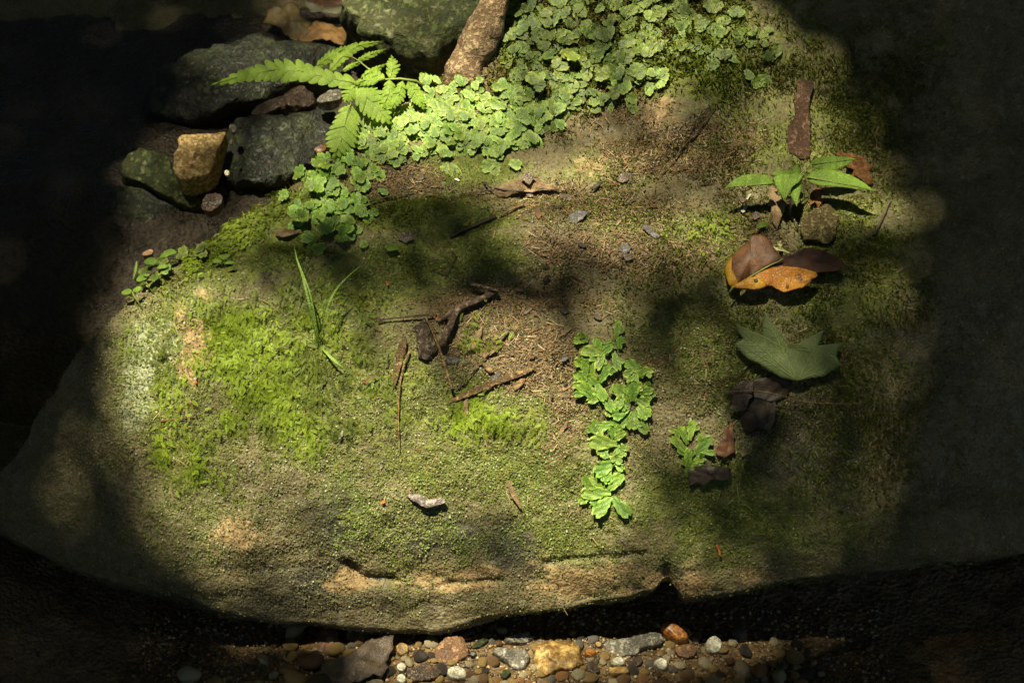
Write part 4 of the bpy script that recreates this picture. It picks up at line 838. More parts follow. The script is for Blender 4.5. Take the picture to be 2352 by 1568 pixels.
for a, b in (((1130, 565), (1290, 465)), ((1130, 480), (1340, 290)), ((1100, 500), (830, 550))):
    V, Fc = tube_mesh([ray_plane(*zS([a])[0], sp + np.array([0, 0, .03]), SN), ray_plane(*zS([b])[0], sp + np.array([0, 0, .03]), SN)], [.0007, .0005], 6); mesh('leaf_stalk', V, Fc, M_STEM, seed)

# green maple leaf
M_MAPLE = mat_leaf('maple_green', (0.10, 0.145, 0.03), (0.14, 0.185, 0.045), 90, 0.22, (1.15, 1.2, .4), 0.6, 0.8, 0.25, spots=((0.2, 0.2, 0.08), 130, .68))
M_VEIN = mat_leaf('leaf_vein', (0.19, 0.27, 0.08), (0.22, 0.3, 0.1), 60, 0.1)
mp = [(1832, 875), (1795, 868), (1765, 850), (1745, 836), (1718, 824), (1700, 806), (1686, 790), (1708, 779), (1697, 765), (1688, 742), (1716, 760), (1738, 764), (1752, 772), (1751, 745), (1757, 714), (1768, 736), (1784, 752), (1800, 774), (1812, 788), (1838, 790), (1860, 800), (1876, 780), (1894, 757), (1886, 776), (1880, 792), (1868, 812), (1890, 802), (1910, 796), (1937, 788), (1924, 805), (1921, 818), (1926, 828), (1934, 840), (1912, 850), (1890, 864), (1865, 867), (1845, 872)]
mb = at(1810, 830, 0.012, 'b'); MN = unit(smooth_n(1810, 830, 'b', 40) + 0.55 * unit(CAM - mb)); ml = empty('maple_leaf', at(1812, 850, 0, 'b'), 'whole green maple leaf lying on the dark right side of the boulder', 'leaf')
hm = lambda x, y, r: 0.0012 * math.sin(x * 95 + 1) * r - .25 * x * x + 0.0005 * math.sin(190 * y + 90 * x)
sheet('blade', mp, mb, MN, hm, M_MAPLE, ml, 12, 224, 0, .0003, jag=0)
mc = plane_outline(mp, 128, mb, MN, 0).mean(0); max_ = unit(np.cross(np.array([0, 1.0, .3]), MN)); may = np.cross(MN, max_)
for tip in ((1697, 752), (1759, 726), (1888, 768), (1926, 794), (1927, 838), (1698, 788)):
    P_ = []
    for t in np.linspace(0, .93, 12):
        w_ = ray_plane(1832 + (tip[0] - 1832) * t, 872 + (tip[1] - 872) * t, mb, MN); dq = w_ - mc; P_.append(w_ + MN * (hm(dq @ max_, dq @ may, .5) + .0004))
    V, Fc = tube_mesh(P_, np.linspace(.0007, .00025, 12), 5); mv_ = mesh('vein', V, Fc, M_VEIN, ml)
    SV, SF = [], []
    for t0 in (.3, .42, .54, .66, .78):
        for sg in (-1, 1):
            ca, sa = math.cos(sg * .75), math.sin(sg * .75); du, dv = (tip[0] - 1832) * .17, (tip[1] - 872) * .17; u0, v0 = 1832 + (tip[0] - 1832) * t0, 872 + (tip[1] - 872) * t0; Q_ = []
            for t in (0, .5, 1):
                w_ = ray_plane(u0 + t * (du * ca - dv * sa), v0 + t * (du * sa + dv * ca), mb, MN); dq = w_ - mc; Q_.append(w_ + MN * (hm(dq @ max_, dq @ may, .5) + .0003))
            v2, f2 = tube_mesh(Q_, [.00035, .00028, .00015], 4); SF += [tuple(a + len(SV) for a in f) for f in f2]; SV += v2
    mesh('side_veins', SV, SF, M_VEIN, mv_)

# curled yellow and brown leaf
M_YEL = mat_leaf('autumn_yellow', (0.5, 0.21, 0.015), (0.62, 0.38, 0.03), 45, 0.3, (1.2, 1.0, .4), 0.4, 0.35, 0.4, spots=((0.2, 0.07, 0.01), 35, 0.62))
M_ORG = mat_leaf('autumn_orange', (0.42, 0.15, 0.012), (0.58, 0.27, 0.02), 50, 0.3, (1.2, 1.0, .4), 0.4, 0.35, 0.4, spots=((0.16, 0.05, 0.01), 40, 0.6))
M_LBR = mat_leaf('dead_leaf_brown', (0.075, 0.03, 0.011), (0.17, 0.07, 0.022), 60, 0.15, (1.2, .9, .5), 0.6, 0.6, 0.25)
M_LDK = mat_leaf('wet_dead_leaf', (0.02, 0.013, 0.007), (0.052, 0.033, 0.017), 50, 0.08, (1.2, .9, .5), 0.6, 0.6, 0.12)
M_LRED = mat_leaf('shaded_red_leaf', (0.03, 0.011, 0.005), (0.065, 0.02, 0.006), 60, .1, (1.2, .9, .5), .85, .6, .03)  # tip's shade put into this very dark red
M_LGR = mat_leaf('grey_dead_leaf', (0.08, 0.06, 0.042), (0.16, 0.12, 0.085), 90, 0.12, (1.1, 1, .8), 0.4, 0.4, 0.5)
M_LTAN = mat_leaf('tan_dead_leaf', (0.18, 0.115, 0.055), (0.33, 0.23, 0.125), 90, 0.2, (1.1, 1, .7), 0.55, 0.3, 0.5)
zY = lambda p: Z(1500, 400, 750, p)
yb = at(1770, 650, 0.014, 'b'); YN = unit(smooth_n(1770, 620, 'b', 40) + .5 * unit(CAM - yb)); yl = empty('autumn_leaf', at(1775, 640, 0, 'b'), 'curled orange yellow autumn leaf with dark brown inner face', 'leaf')
sheet('blade', zY([(1080, 540), (1030, 580), (980, 620), (900, 690), (860, 750), (842, 820), (860, 880), (875, 920), (935, 935), (1005, 885), (1150, 795), (1290, 725), (1220, 640), (1200, 590), (1130, 545)]), yb, YN, lambda x, y, r: .004 - .010 * r * r * (1 if x < 0 else .3), M_LBR, yl, 12, 100, 1, amp=.0022, size=.012)
sheet('yellow_edge', zY([(905, 690), (862, 745), (842, 820), (860, 880), (875, 925), (935, 938), (960, 905), (925, 850), (900, 780)]), yb + YN * .0025, YN, lambda x, y, r: .001 - .003 * r * r, M_YEL, yl, 6, 60, 1)
sheet('folded_flap', zY([(895, 942), (1000, 882), (1100, 828), (1200, 800), (1280, 790), (1400, 810), (1545, 838), (1555, 870), (1510, 900), (1440, 962), (1360, 975), (1290, 992), (1240, 965), (1180, 930), (1100, 962), (980, 955)]), yb + YN * .003, YN, lambda x, y, r: .004 * math.sin(x * 70) * r + .002, M_ORG, yl, 12, 100, 0, amp=.0018, size=.01)
sheet('yellow_base', zY([(895, 942), (1000, 884), (1060, 858), (1120, 880), (1180, 930), (1100, 962), (980, 956)]), yb + YN * .0062, YN, lambda x, y, r: .0012 - .001 * r, M_YEL, yl, 6, 60, 1)
sheet('shaded_tip', zY([(1140, 800), (1280, 715), (1400, 680), (1500, 655), (1650, 690), (1760, 770), (1700, 835), (1540, 845), (1280, 800)]), yb - YN * .002, YN, lambda x, y, r: .004 * r * r + .0015 * math.sin(90 * x + 40 * y), M_LRED, yl, 10, 90, 0, amp=.004, size=.012)  # shade of the turned-away tip is in its colour
pillow('hole', zY([(1060, 875), (1090, 868), (1110, 895), (1080, 915), (1060, 900)]), yb + YN * .0085, YN, .0006, .0006, M_DKSTEM, yl, rings=5, nseg=20)  # dark pad; the hole's shade is put into its colour
V, Fc = tube_mesh([ray_plane(*zY([a])[0], yb + YN * .003, YN) for a in ((1290, 728), (1150, 798), (1005, 886), (910, 942), (880, 980))], [.0005, .0007, .0008, .001, .0009], 6); mesh('stalk', V, Fc, M_STEM, yl)

def loose(name, pts, mat, label, cat='leaf', lift=.004, bend=2.0, tilt=.3, wave=.0015, group=None, smooth=0, which='both', thick=.0004, rings=9, nseg=72, parent=None):
    u = np.mean([a for a, b in pts]); v = np.mean([b for a, b in pts]); p = at(u, v, lift, which); crump = .0045 * min(1, max(np.ptp([a for a, b in pts]), np.ptp([b for a, b in pts])) / 90); n = unit(smooth_n(u, v, which, 12) + tilt * unit(CAM - p)); ph = random.uniform(0, 6)
    return sheet(name, pts, p, n, lambda x, y, r: -bend * x * x * .5 + wave * math.sin(110 * x + 70 * y + ph), mat, parent, rings, nseg, smooth, thick, None if parent else (label, cat, group), amp=crump, size=.010, jag=.16)
# dead leaf under the maple leaf with its twig
dl = empty('dead_leaf', at(1740, 930, 0, 'b'), 'crumpled dark dead leaf hanging below the green maple leaf', 'leaf')
loose('blade', zR([(1060, 395), (1200, 350), (1320, 400), (1360, 480), (1320, 535), (1230, 560), (1225, 700), (1150, 795), (960, 815), (905, 680), (1000, 640), (1050, 520)]), M_LDK, '', lift=.010, bend=12, parent=dl, wave=.003)
loose('pale_lobe', zR([(900, 460), (960, 410), (1060, 400), (1055, 520), (1005, 640), (930, 655), (885, 622), (915, 540)]), M_LGR, '', lift=.013, bend=-8, parent=dl)
loose('curled_edge', zR([(1225, 560), (1240, 600), (1225, 700), (1190, 790), (1140, 780), (1180, 700), (1200, 600)]), M_LGR, '', lift=.014, parent=dl)
loose('dead_leaf', zR([(850, 765), (910, 715), (920, 950), (840, 1010), (775, 960), (800, 860)]), M_LBR, 'narrow brown leaf scrap hanging under the crumpled dark leaf', lift=.006, bend=8)
loose('dead_leaf', zR([(565, 1080), (650, 1045), (800, 1055), (905, 1085), (895, 1160), (750, 1165), (680, 1195), (575, 1210)]), M_LDK, 'dark wet leaf folded at the foot of the upright liverwort', lift=.009, bend=10)
twig('twig', zR([(850, 488), (1050, 478), (1250, 508), (1400, 558), (1600, 578), (1890, 580)]), .0009, .0005, M_LTAN, [.017, .017, .016, .012, .009, .006], tagargs=('thin pale leaf stalk lying across the crumpled dark leaf', 'twig'))
loose('leaf_fragment', zR([(945, 940), (1000, 935), (1025, 965), (980, 985)]), M_LTAN, 'tiny pale leaf crumb beside the narrow brown scrap', 'leaf', nseg=24, rings=4)
# plate of bark
o = pillow('bark_strip', Z(1450, 0, 750, [(1545, 640), (1600, 598), (1685, 640), (1680, 690), (1655, 720), (1652, 1000), (1660, 1200), (1620, 1228), (1500, 1205), (1478, 1100), (1488, 960), (1540, 955), (1532, 760), (1560, 700)]), at(1835, 275, .006, 'b'), unit(smooth_n(1835, 275, 'b', 40) + .1 * unit(CAM)), .0035, .003, mat_stone('bark_flake', [(0.3, (0.07, 0.034, 0.018)), (0.5, (0.12, 0.066, 0.036)), (0.75, (0.19, 0.115, 0.07))], 45, .7, .3, .9), power=6, amp=.0012, smooth=1, tagargs=('long flat reddish brown bark strip above the seedling', 'bark'))
loose('dead_leaf', zS([(770, 590), (880, 600), (885, 720), (995, 830), (965, 950), (880, 1155), (820, 1080), (795, 900), (765, 750)]), M_LTAN, 'long tan dead leaf under the seedling', lift=.008, bend=10)
pillow('stone', zS([(1180, 1200), (1230, 1060), (1310, 950), (1430, 890), (1545, 845), (1650, 900), (1700, 1050), (1660, 1250), (1570, 1365), (1400, 1350), (1240, 1345)]), at(1880, 525, .002, 'b'), unit(smooth_n(1880, 525, 'b', 20) + np.array([0, -.25, .1])), .010, .010, mat_stone('olive_stone', [(0.3, (0.13, 0.105, 0.045)), (0.7, (0.27, 0.22, 0.1))], 60, .85, .2, .9), power=5, amp=.0025, size=.02, jag=.12, facets=8, smooth=0, tagargs=('olive tan stone half hidden behind the autumn leaf', 'stone'))
M_LRUST = mat_leaf('rusty_fern', (0.18, 0.075, 0.025), (0.34, 0.17, 0.07), 200, 0.2, (1.2, 1, .6), .6, .2, .8)
loose('dead_leaf', zS([(1650, 165), (1740, 105), (1800, 130), (1900, 105), (1960, 160), (2050, 168), (2130, 260), (2215, 270), (2150, 330), (2140, 400), (2195, 480), (2180, 540), (2100, 560), (2000, 470), (1900, 440), (1950, 340), (1780, 330), (1850, 240), (1750, 170)]), M_LRUST, 'curly rusty dead leaf behind the seedling', lift=.012, bend=6, wave=.005, smooth=0)
loose('dead_leaf', zS([(1320, 840), (1335, 700), (1400, 640), (1475, 615), (1505, 700), (1460, 780), (1485, 840), (1440, 895), (1400, 800), (1350, 830)]), M_LRUST, 'shrivelled rusty scrap hanging between seedling and olive stone', lift=.012, smooth=0, wave=.003)
loose('green_leaf', zS([(588, 1172), (630, 1090), (700, 1068), (762, 1090), (752, 1122), (655, 1152)]), M_SEED, 'small bright green leaf tip just above the autumn leaf', lift=.010, nseg=36)
for a, b, c in ([(330, 900), 'cream', .005], [(440, 860), 'cream', .006], [(490, 730), 'grey', .006], [(410, 920), 'cream', .004]):
    pass
for pts in ([(340, 890), (370, 865), (395, 900), (380, 935), (345, 930)], [(405, 880), (450, 840), (485, 860), (450, 905)], [(455, 760), (490, 690), (530, 680), (510, 740), (480, 775)], [(380, 940), (420, 900), (450, 940), (410, 960)]):
    loose('lichen_scrap', zS(pts), mat_leaf('pale_lichen', (.38, .4, .28), (.5, .5, .38), 200, .1), 'pale lichen scrap on the moss left of the seedling stem', 'lichen', lift=.004, group='pale lichen scraps left of the seedling', nseg=24, rings=4)
M_CHIP = mat_stone('slate_chip', [(0.3, (0.06, 0.055, 0.055)), (0.6, (0.15, 0.14, 0.135))], 80, .5, .5, .5)
loose('leaf_fragment', zS([(530, 1000), (590, 930), (650, 960), (650, 1010), (570, 1060)]), M_LGR, 'greyish leaf fragment above the small green leaf tip', lift=.005, nseg=30)
loose('leaf_fragment', zS([(330, 745), (400, 740), (465, 790), (400, 830)]), M_LGR, 'grey leaf fragment among the lichen scraps', lift=.004, nseg=30)
M_WOODY = mat_stone('pale_flower_bits', [(0.3, (.4, .42, .15)), (0.7, (.55, .55, .25))], 60, .6, .3, .3)
loose('plant_debris', zS([(770, 1440), (830, 1410), (940, 1420), (1060, 1490), (1050, 1500), (900, 1450), (800, 1455)]), M_WOODY, 'pale yellow shrivelled flower scrap above the autumn leaf', 'debris', lift=.016, smooth=0)
loose('plant_debris', zS([(870, 1350), (930, 1330), (960, 1390), (930, 1420), (890, 1390)]), M_WOODY, 'pale bud scrap just above the shrivelled flower scrap', 'debris', lift=.018, nseg=30)
twig('twig', zS([(2420, 780), (2330, 1000), (2200, 1255)]), .0022, .0018, M_LGR, .004, tagargs=('grey twig slanting down at the far right', 'twig'))
twig('twig', zS([(2040, 1030), (2025, 1100), (2030, 1200)]), .0008, .0006, M_LGR, .003, tagargs=('short thin grey twig left of the slanting grey twig', 'twig'))

# ------------------------------------------------------------------ grass tuft and small plants on the left
M_GRASS = mat_leaf('grass_green', (0.22, 0.36, 0.06), (0.3, 0.44, 0.12), 60, 0.3, (1.2, 1.25, .4), 0.25, 0.1, 0.6)
zV = lambda p: Z(250, 400, 750, p)
gt = empty('grass_tuft', at(728, 812, 0, 'b'), 'tuft of long green grass blades on the bright left moss', 'grass')
blade('blade', zV([(1655, 1400), (1620, 1250), (1580, 1060), (1530, 850), (1485, 720), (1468, 615)]), [0, .02, .035, .045, .05, .05], .0024, M_GRASS, gt)
blade('blade', zV([(1660, 1400), (1640, 1260), (1605, 1060), (1570, 930), (1520, 800), (1490, 720)]), [0, .02, .034, .042, .046, .049], .0017, M_GRASS, gt)
blade('blade', zV([(1660, 1400), (1690, 1230), (1720, 1100), (1780, 970), (1880, 860), (1980, 778)]), [0, .02, .032, .04, .042, .042], .002, M_GRASS, gt)
blade('blade', zV([(1670, 1400), (1750, 1480), (1830, 1545), (1912, 1600)]), [0, .012, .012, .004], .0028, M_GRASS, gt)
blade('blade', zV([(1660, 1410), (1600, 1360), (1540, 1330)]), [0, .01, .008], .0018, M_GRASS, gt)
def rosette(zf, ctr, leaves, label, mat, lift=.008, group=None, cat='seedling', off=(6, 12)):
    (cu, cv), = zf([ctr]); c = at(cu + off[0], cv + off[1], 0, 'b'); o = empty('small_seedling', c, label, cat, group); n = unit(smooth_n(cu + off[0], cv + off[1], 'b') + .9 * unit(CAM - c)); p = c + n * lift
    for k, pts in enumerate(leaves): sheet('leaf', zf(pts), p + n * .002 * k, n, lambda x, y, r: -4 * x * x + .0006 * math.sin(300 * x + k), mat, o, 6, 40, 1, .0003)
    V, Fc = tube_mesh([c - np.array([0, 0, .003]), ray_plane(cu, cv, p, n)], [.0008, .0006], 6); mesh('stem', V, Fc, M_STEM, o)
rosette(zV, (930, 745), [[(845, 735), (870, 722), (925, 745), (890, 765), (850, 755)], [(885, 700), (930, 692), (990, 697), (960, 720), (930, 740), (900, 725)], [(930, 762), (965, 742), (1020, 750), (1000, 768), (950, 770)]], 'tiny three leaved seedling on the mossy rim at left', M_SEED)
rosette(zV, (430, 740), [[(310, 760), (330, 725), (390, 710), (430, 745), (400, 775), (350, 770)], [(430, 720), (480, 660), (545, 650), (580, 680), (520, 705), (450, 722)], [(410, 800), (450, 765), (510, 770), (500, 795), (440, 810)]], 'clover like seedling with three broad leaves at the far left of the rim', M_SEED, off=(30, 40))
rosette(zV, (310, 870), [[(250, 890), (280, 850), (330, 845), (365, 860), (330, 890), (280, 905)], [(300, 850), (340, 840), (372, 850), (340, 868)]], 'low two leaved seedling below the clover like one at far left', M_SEED, off=(30, 40))
rosette(zV, (220, 970), [[(135, 990), (180, 955), (230, 960), (225, 995), (170, 1005)], [(225, 970), (270, 935), (315, 945), (290, 975), (240, 985)]], 'shaded low seedling at the leftmost end of the rim', M_SEED, off=(30, 45))
rosette(zB, (1060, 180), [[(1000, 175), (1040, 155), (1075, 175), (1050, 190)], [(1055, 170), (1090, 150), (1118, 165), (1085, 185)], [(1030, 200), (1070, 190), (1100, 205), (1060, 218)]], 'small bright green leaf sprig left of the tree root', M_SEED, .012)
rosette(zB, (985, 350), [[(960, 355), (985, 320), (1015, 325), (1020, 360), (985, 378)], [(965, 290), (990, 280), (1012, 292), (990, 302)]], 'dim green sprig at the left foot of the tree root', M_LIVD, .006)
blade('grass_sprig', zV([(235, 880), (250, 820), (265, 740)]), [.004, .01, .014], .003, M_GRASS, None, ('short pale grass blade standing at the far left rim', 'grass'))
loose('green_leaf', zV([(2160, 640), (2185, 605), (2240, 615), (2268, 650), (2235, 668), (2190, 662)]), M_SEED, 'small scalloped green leaf alone in the dark hollow', lift=.006, nseg=36)
loose('wood_fragment', zV([(1315, 515), (1350, 500), (1480, 505), (1530, 515), (1440, 550), (1380, 565), (1330, 550)]), M_LTAN, 'pale snapped wood fragment below the left rim liverworts', 'wood', lift=.005, bend=10)
loose('leaf_fragment', zV([(2260, 575), (2300, 530), (2370, 525), (2380, 580), (2320, 605)]), M_LGR, 'dull greenish leaf fragment right of the scalloped green leaf', lift=.004, nseg=36)

# ------------------------------------------------------------------ twigs, straws, bark crumbs on the face
zT = lambda p: Z(850, 400, 750, p)
M_TWIG = mat_stone('twig_bark', [(0.3, (0.09, 0.06, 0.04)), (0.5, (0.18, 0.125, 0.085)), (0.75, (0.28, 0.21, 0.15))], 90, .7, .3, .9)
M_STRAW = mat_stone('dry_straw', [(0.3, (0.17, 0.1, 0.04)), (0.55, (0.28, 0.18, 0.08)), (0.75, (0.4, 0.28, 0.14))], 70, .55, .35, .5)
M_WOOD = mat_stone('split_wood', [(0.3, (0.1, 0.058, 0.026)), (0.5, (0.2, 0.13, 0.06)), (0.75, (0.34, 0.24, 0.125))], 110, .7, .3, 1.0)
tw = empty('forked_twig', at(*zT([(830, 1120)])[0], 0, 'b'), 'brown forked twig lying across the middle of the boulder', 'twig')
twig('branch', zT([(1140, 970), (1000, 1040), (845, 1105), (790, 1220), (715, 1395)]), .0042, .0058, M_TWIG, [.006, .009, .011, .010, .006], parent=tw, n=26, seg=10)
twig('side_branch', zT([(835, 1115), (770, 1155), (690, 1200)]), .0042, .0035, M_TWIG, [.010, .009, .004], parent=tw, n=14)
twig('twig', zT([(940, 918), (1040, 945), (1150, 972)]), .0034, .0018, M_TWIG, .012, tagargs=('short straight brown twig touching the upper end of the forked twig', 'twig'), n=14)
twig('twig', zT([(220, 1190), (400, 1175), (540, 1160), (680, 1155)]), .0011, .0016, M_TWIG, .006, tagargs=('thin level twig left of the forked twig', 'twig'))
twig('straw', zT([(595, 1175), (640, 1270), (700, 1420), (795, 1720)]), .0017, .0020, M_STRAW, .011, tagargs=('stiff tan straw leaning down left of the forked twig', 'straw'))
zF_ = zL
pillow('wood_strip', zF_([(402, 95), (455, 70), (445, 170), (408, 280), (372, 415), (355, 470), (333, 400), (352, 240)]), at(920, 835, .005, 'b'), smooth_n(920, 835, 'b', 20), .0012, .0016, M_WOOD, power=5, jag=.16, amp=.0008, size=.006, smooth=1, tagargs=('flat tan wood strip standing beside the long thin straw', 'wood'))
twig('straw', zF_([(472, 175), (425, 290), (398, 420), (388, 560), (385, 720), (395, 945)]), .0016, .0006, M_STRAW, .005, tagargs=('very long thin straw running down the bright face', 'straw'), n=30)
twig('straw', zF_([(300, 190), (305, 280), (302, 390)]), .001, .0008, M_TWIG, .003, tagargs=('short dull straw left of the flat wood strip', 'straw'))
pillow('bark_lump', zT([(525, 1230), (600, 1185), (645, 1250), (690, 1400), (650, 1500), (560, 1500), (505, 1390)]), at(978, 828, .004, 'b'), smooth_n(978, 828, 'b', 20), .005, .004, mat_stone('frayed_bark', [(0.3, (0.07, 0.05, 0.035)), (0.6, (0.17, 0.135, 0.1)), (0.8, (0.28, 0.23, 0.18))], 90, .8, .2, 1.0), amp=.003, size=.010, jag=.2, tagargs=('frayed grey bark lump between the forked twig and the wood strip', 'bark'))
pillow('wood_splinter', zF_([(745, 568), (900, 475), (1100, 395), (1250, 345), (1330, 320), (1410, 300), (1430, 325), (1300, 385), (1100, 452), (920, 532), (770, 583)]), at(1125, 895, .005, 'b'), smooth_n(1125, 895, 'b', 20), .0022, .002, M_WOOD, power=4, jag=.22, amp=.0016, size=.006, smooth=1, tagargs=('ragged brown wood splinter slanting across the lower middle', 'wood'))
pillow('wood_chip', zF_([(1245, 450), (1300, 400), (1365, 385), (1345, 430), (1275, 500)]), at(*zF_([(1300, 440)])[0], .003, 'b'), smooth_n(1190, 870, 'b'), .0012, .001, M_STRAW, smooth=1, nseg=30, rings=5, tagargs=('orange tan wood chip under the right end of the splinter', 'wood'))
pillow('wood_chip', zF_([(1005, 262), (1060, 268), (1135, 340), (1070, 352)]), at(*zF_([(1070, 305)])[0], .004, 'b'), smooth_n(1120, 845, 'b'), .0012, .001, M_STRAW, smooth=1, nseg=30, rings=5, tagargs=('pale wood chip above the middle of the splinter', 'wood'))
pillow('wood_chip', zF_([(1095, 370), (1170, 350), (1180, 385), (1100, 405)]), at(*zF_([(1135, 380)])[0], .003, 'b'), smooth_n(1140, 870, 'b'), .001, .001, M_CHIP, smooth=1, nseg=30, rings=5, tagargs=('small grey chip touching the top of the splinter', 'stone'))
twig('twig', zF_([(1225, 25), (1150, 120), (1040, 240), (930, 360), (795, 510)]), .0013, .0007, M_TWIG, .004, tagargs=('thin dark twig slanting above the splinter', 'twig'), n=24)
loose('leaf_fragment', zF_([(985, 215), (1080, 165), (1190, 135), (1120, 190), (1050, 230)]), M_LTAN, 'narrow pinkish tan leaf fragment beside the thin dark twig', lift=.004, nseg=36)
loose('leaf_fragment', zF_([(935, 165), (960, 60), (1030, -20), (1020, 60), (960, 170)]), M_LTAN, 'narrow tan leaf fragment standing right of the forked twig', lift=.005, nseg=36)
pillow('stone_chip', zF_([(740, 235), (800, 215), (865, 245), (830, 285), (750, 290)]), at(*zF_([(800, 255)])[0], .001, 'b'), smooth_n(1040, 830, 'b'), .003, .003, M_CHIP, nseg=36, tagargs=('dark grey chip beside the stiff tan straw', 'stone'))
pillow('bark_chip', zF_([(425, 1278), (480, 1268), (560, 1275), (640, 1312), (740, 1295), (768, 1330), (705, 1362), (660, 1378), (570, 1372), (490, 1322)]), at(975, 1150, .006, 'b'), unit(smooth_n(975, 1150, 'b', 20) + np.array([0, 0, .5])), .0022, .0022, mat_stone('weathered_bark', [(0.3, (0.2, 0.17, 0.155)), (0.6, (0.36, 0.31, 0.29))], 70, .6, .3, .8), power=4, amp=.001, smooth=1, tagargs=('pinkish grey bark chip alone on the lower bright face', 'bark'))
loose('dry_needle', zF_([(1208, 1172), (1235, 1165), (1275, 1250), (1325, 1365), (1328, 1398), (1290, 1350), (1232, 1240)]), M_LTAN, 'tan dry leaf sliver pointing down the lower face', 'leaf', lift=.005, bend=3, nseg=40)
twig('straw', zF_([(1325, 1400), (1345, 1470), (1375, 1540)]), .0006, .0004, M_STRAW, .002, tagargs=('hair thin straw continuing below the tan leaf sliver', 'straw'))
twig('straw', zF_([(1975, 560), (1965, 640), (1948, 725)]), .0008, .0007, M_LBR, .004, tagargs=('short red brown stalk left of the trailing liverworts', 'straw'))
loose('leaf_fragment', zF_([(1605, 820), (1640, 750), (1690, 695), (1670, 760), (1625, 830)]), M_LTAN, 'narrow brownish sliver left of the trailing liverworts', lift=.003, nseg=30)
loose('leaf_fragment', zF_([(1100, 690), (1125, 640), (1148, 635), (1130, 675)]), M_LTAN, 'small pinkish leaf crumb below the splinter', lift=.003, nseg=24)
loose('leaf_fragment', zF_([(885, 560), (915, 540), (920, 640), (905, 700), (890, 640)]), M_LTAN, 'thin brown leaf strip under the left end of the splinter', lift=.003, nseg=30)
loose('leaf_fragment', zF_([(100, 420), (180, 370), (260, 345), (220, 400), (140, 430)]), M_LBR, 'brown leaf fragment on the bright left moss', lift=.004, nseg=30)
# top ledge litter
loose('dead_leaf', zT([(1130, 195), (1190, 160), (1280, 132), (1400, 105), (1490, 140), (1570, 160), (1670, 205), (1500, 200), (1350, 212), (1220, 235), (1200, 262), (1130, 255)]), M_LTAN, 'pale tan dead leaf lying flat on the sunlit top ledge', lift=.007, bend=-2, wave=.002)
loose('leaf_fragment', zT([(1345, 75), (1385, 60), (1425, 105), (1385, 160), (1325, 115)]), M_LGR, 'grey leaf flap standing on the pale tan dead leaf', lift=.014, nseg=36)
twig('twig', zT([(1120, 185), (1230, 205), (1345, 205)]), .0014, .0012, M_LDK, .010, tagargs=('dark stalk across the pale tan dead leaf', 'twig'), n=12)
twig('straw', zT([(80, 305), (230, 270), (400, 228), (560, 185)]), .0009, .0009, M_STRAW, .005, tagargs=('thin straw at the left end of the top ledge litter', 'straw'))
twig('straw', zT([(480, 226), (610, 234), (740, 248)]), .0009, .0011, M_STRAW, .006, tagargs=('thin level straw crossing in the ledge litter', 'straw'))
twig('straw', zT([(850, 235), (980, 215), (1110, 198)]), .0009, .0009, M_TWIG, .005, tagargs=('brown straw leading to the pale tan dead leaf', 'straw'))
twig('twig', zT([(1035, 120), (1050, 150), (1100, 190)]), .0012, .0010, M_TWIG, .006, tagargs=('crooked dark twig at the left end of the pale tan dead leaf', 'twig'))
twig('twig', zT([(780, 560), (880, 510), (1000, 460), (1130, 405)]), .0022, .0032, M_LDK, .003, tagargs=('dark rotten twig in the crevice of the top ledge', 'twig'))
twig('twig', zT([(1160, 400), (1260, 345), (1350, 312)]), .0013, .0016, M_STRAW, .004, tagargs=('pale orange twig continuing the dark rotten twig', 'twig'))
twig('twig', zT([(740, 850), (780, 770), (830, 690)]), .0008, .0007, M_STRAW, .004, tagargs=('thin straw leaning in the dark hollow', 'straw'))
twig('twig', zT([(1750, 480), (1900, 510), (2100, 550), (2330, 575)]), .0006, .0005, M_TWIG, .004, tagargs=('thread thin dark stem right of the blue grey chip', 'twig'))
twig('twig', Z(1450, 0, 750, [(510, 1345), (600, 1260), (650, 1160), (760, 1040), (870, 900), (915, 830)]), .0010, .0007, M_TWIG, .004, tagargs=('curved thin brown rootlet beside the bare stone patch', 'root'))
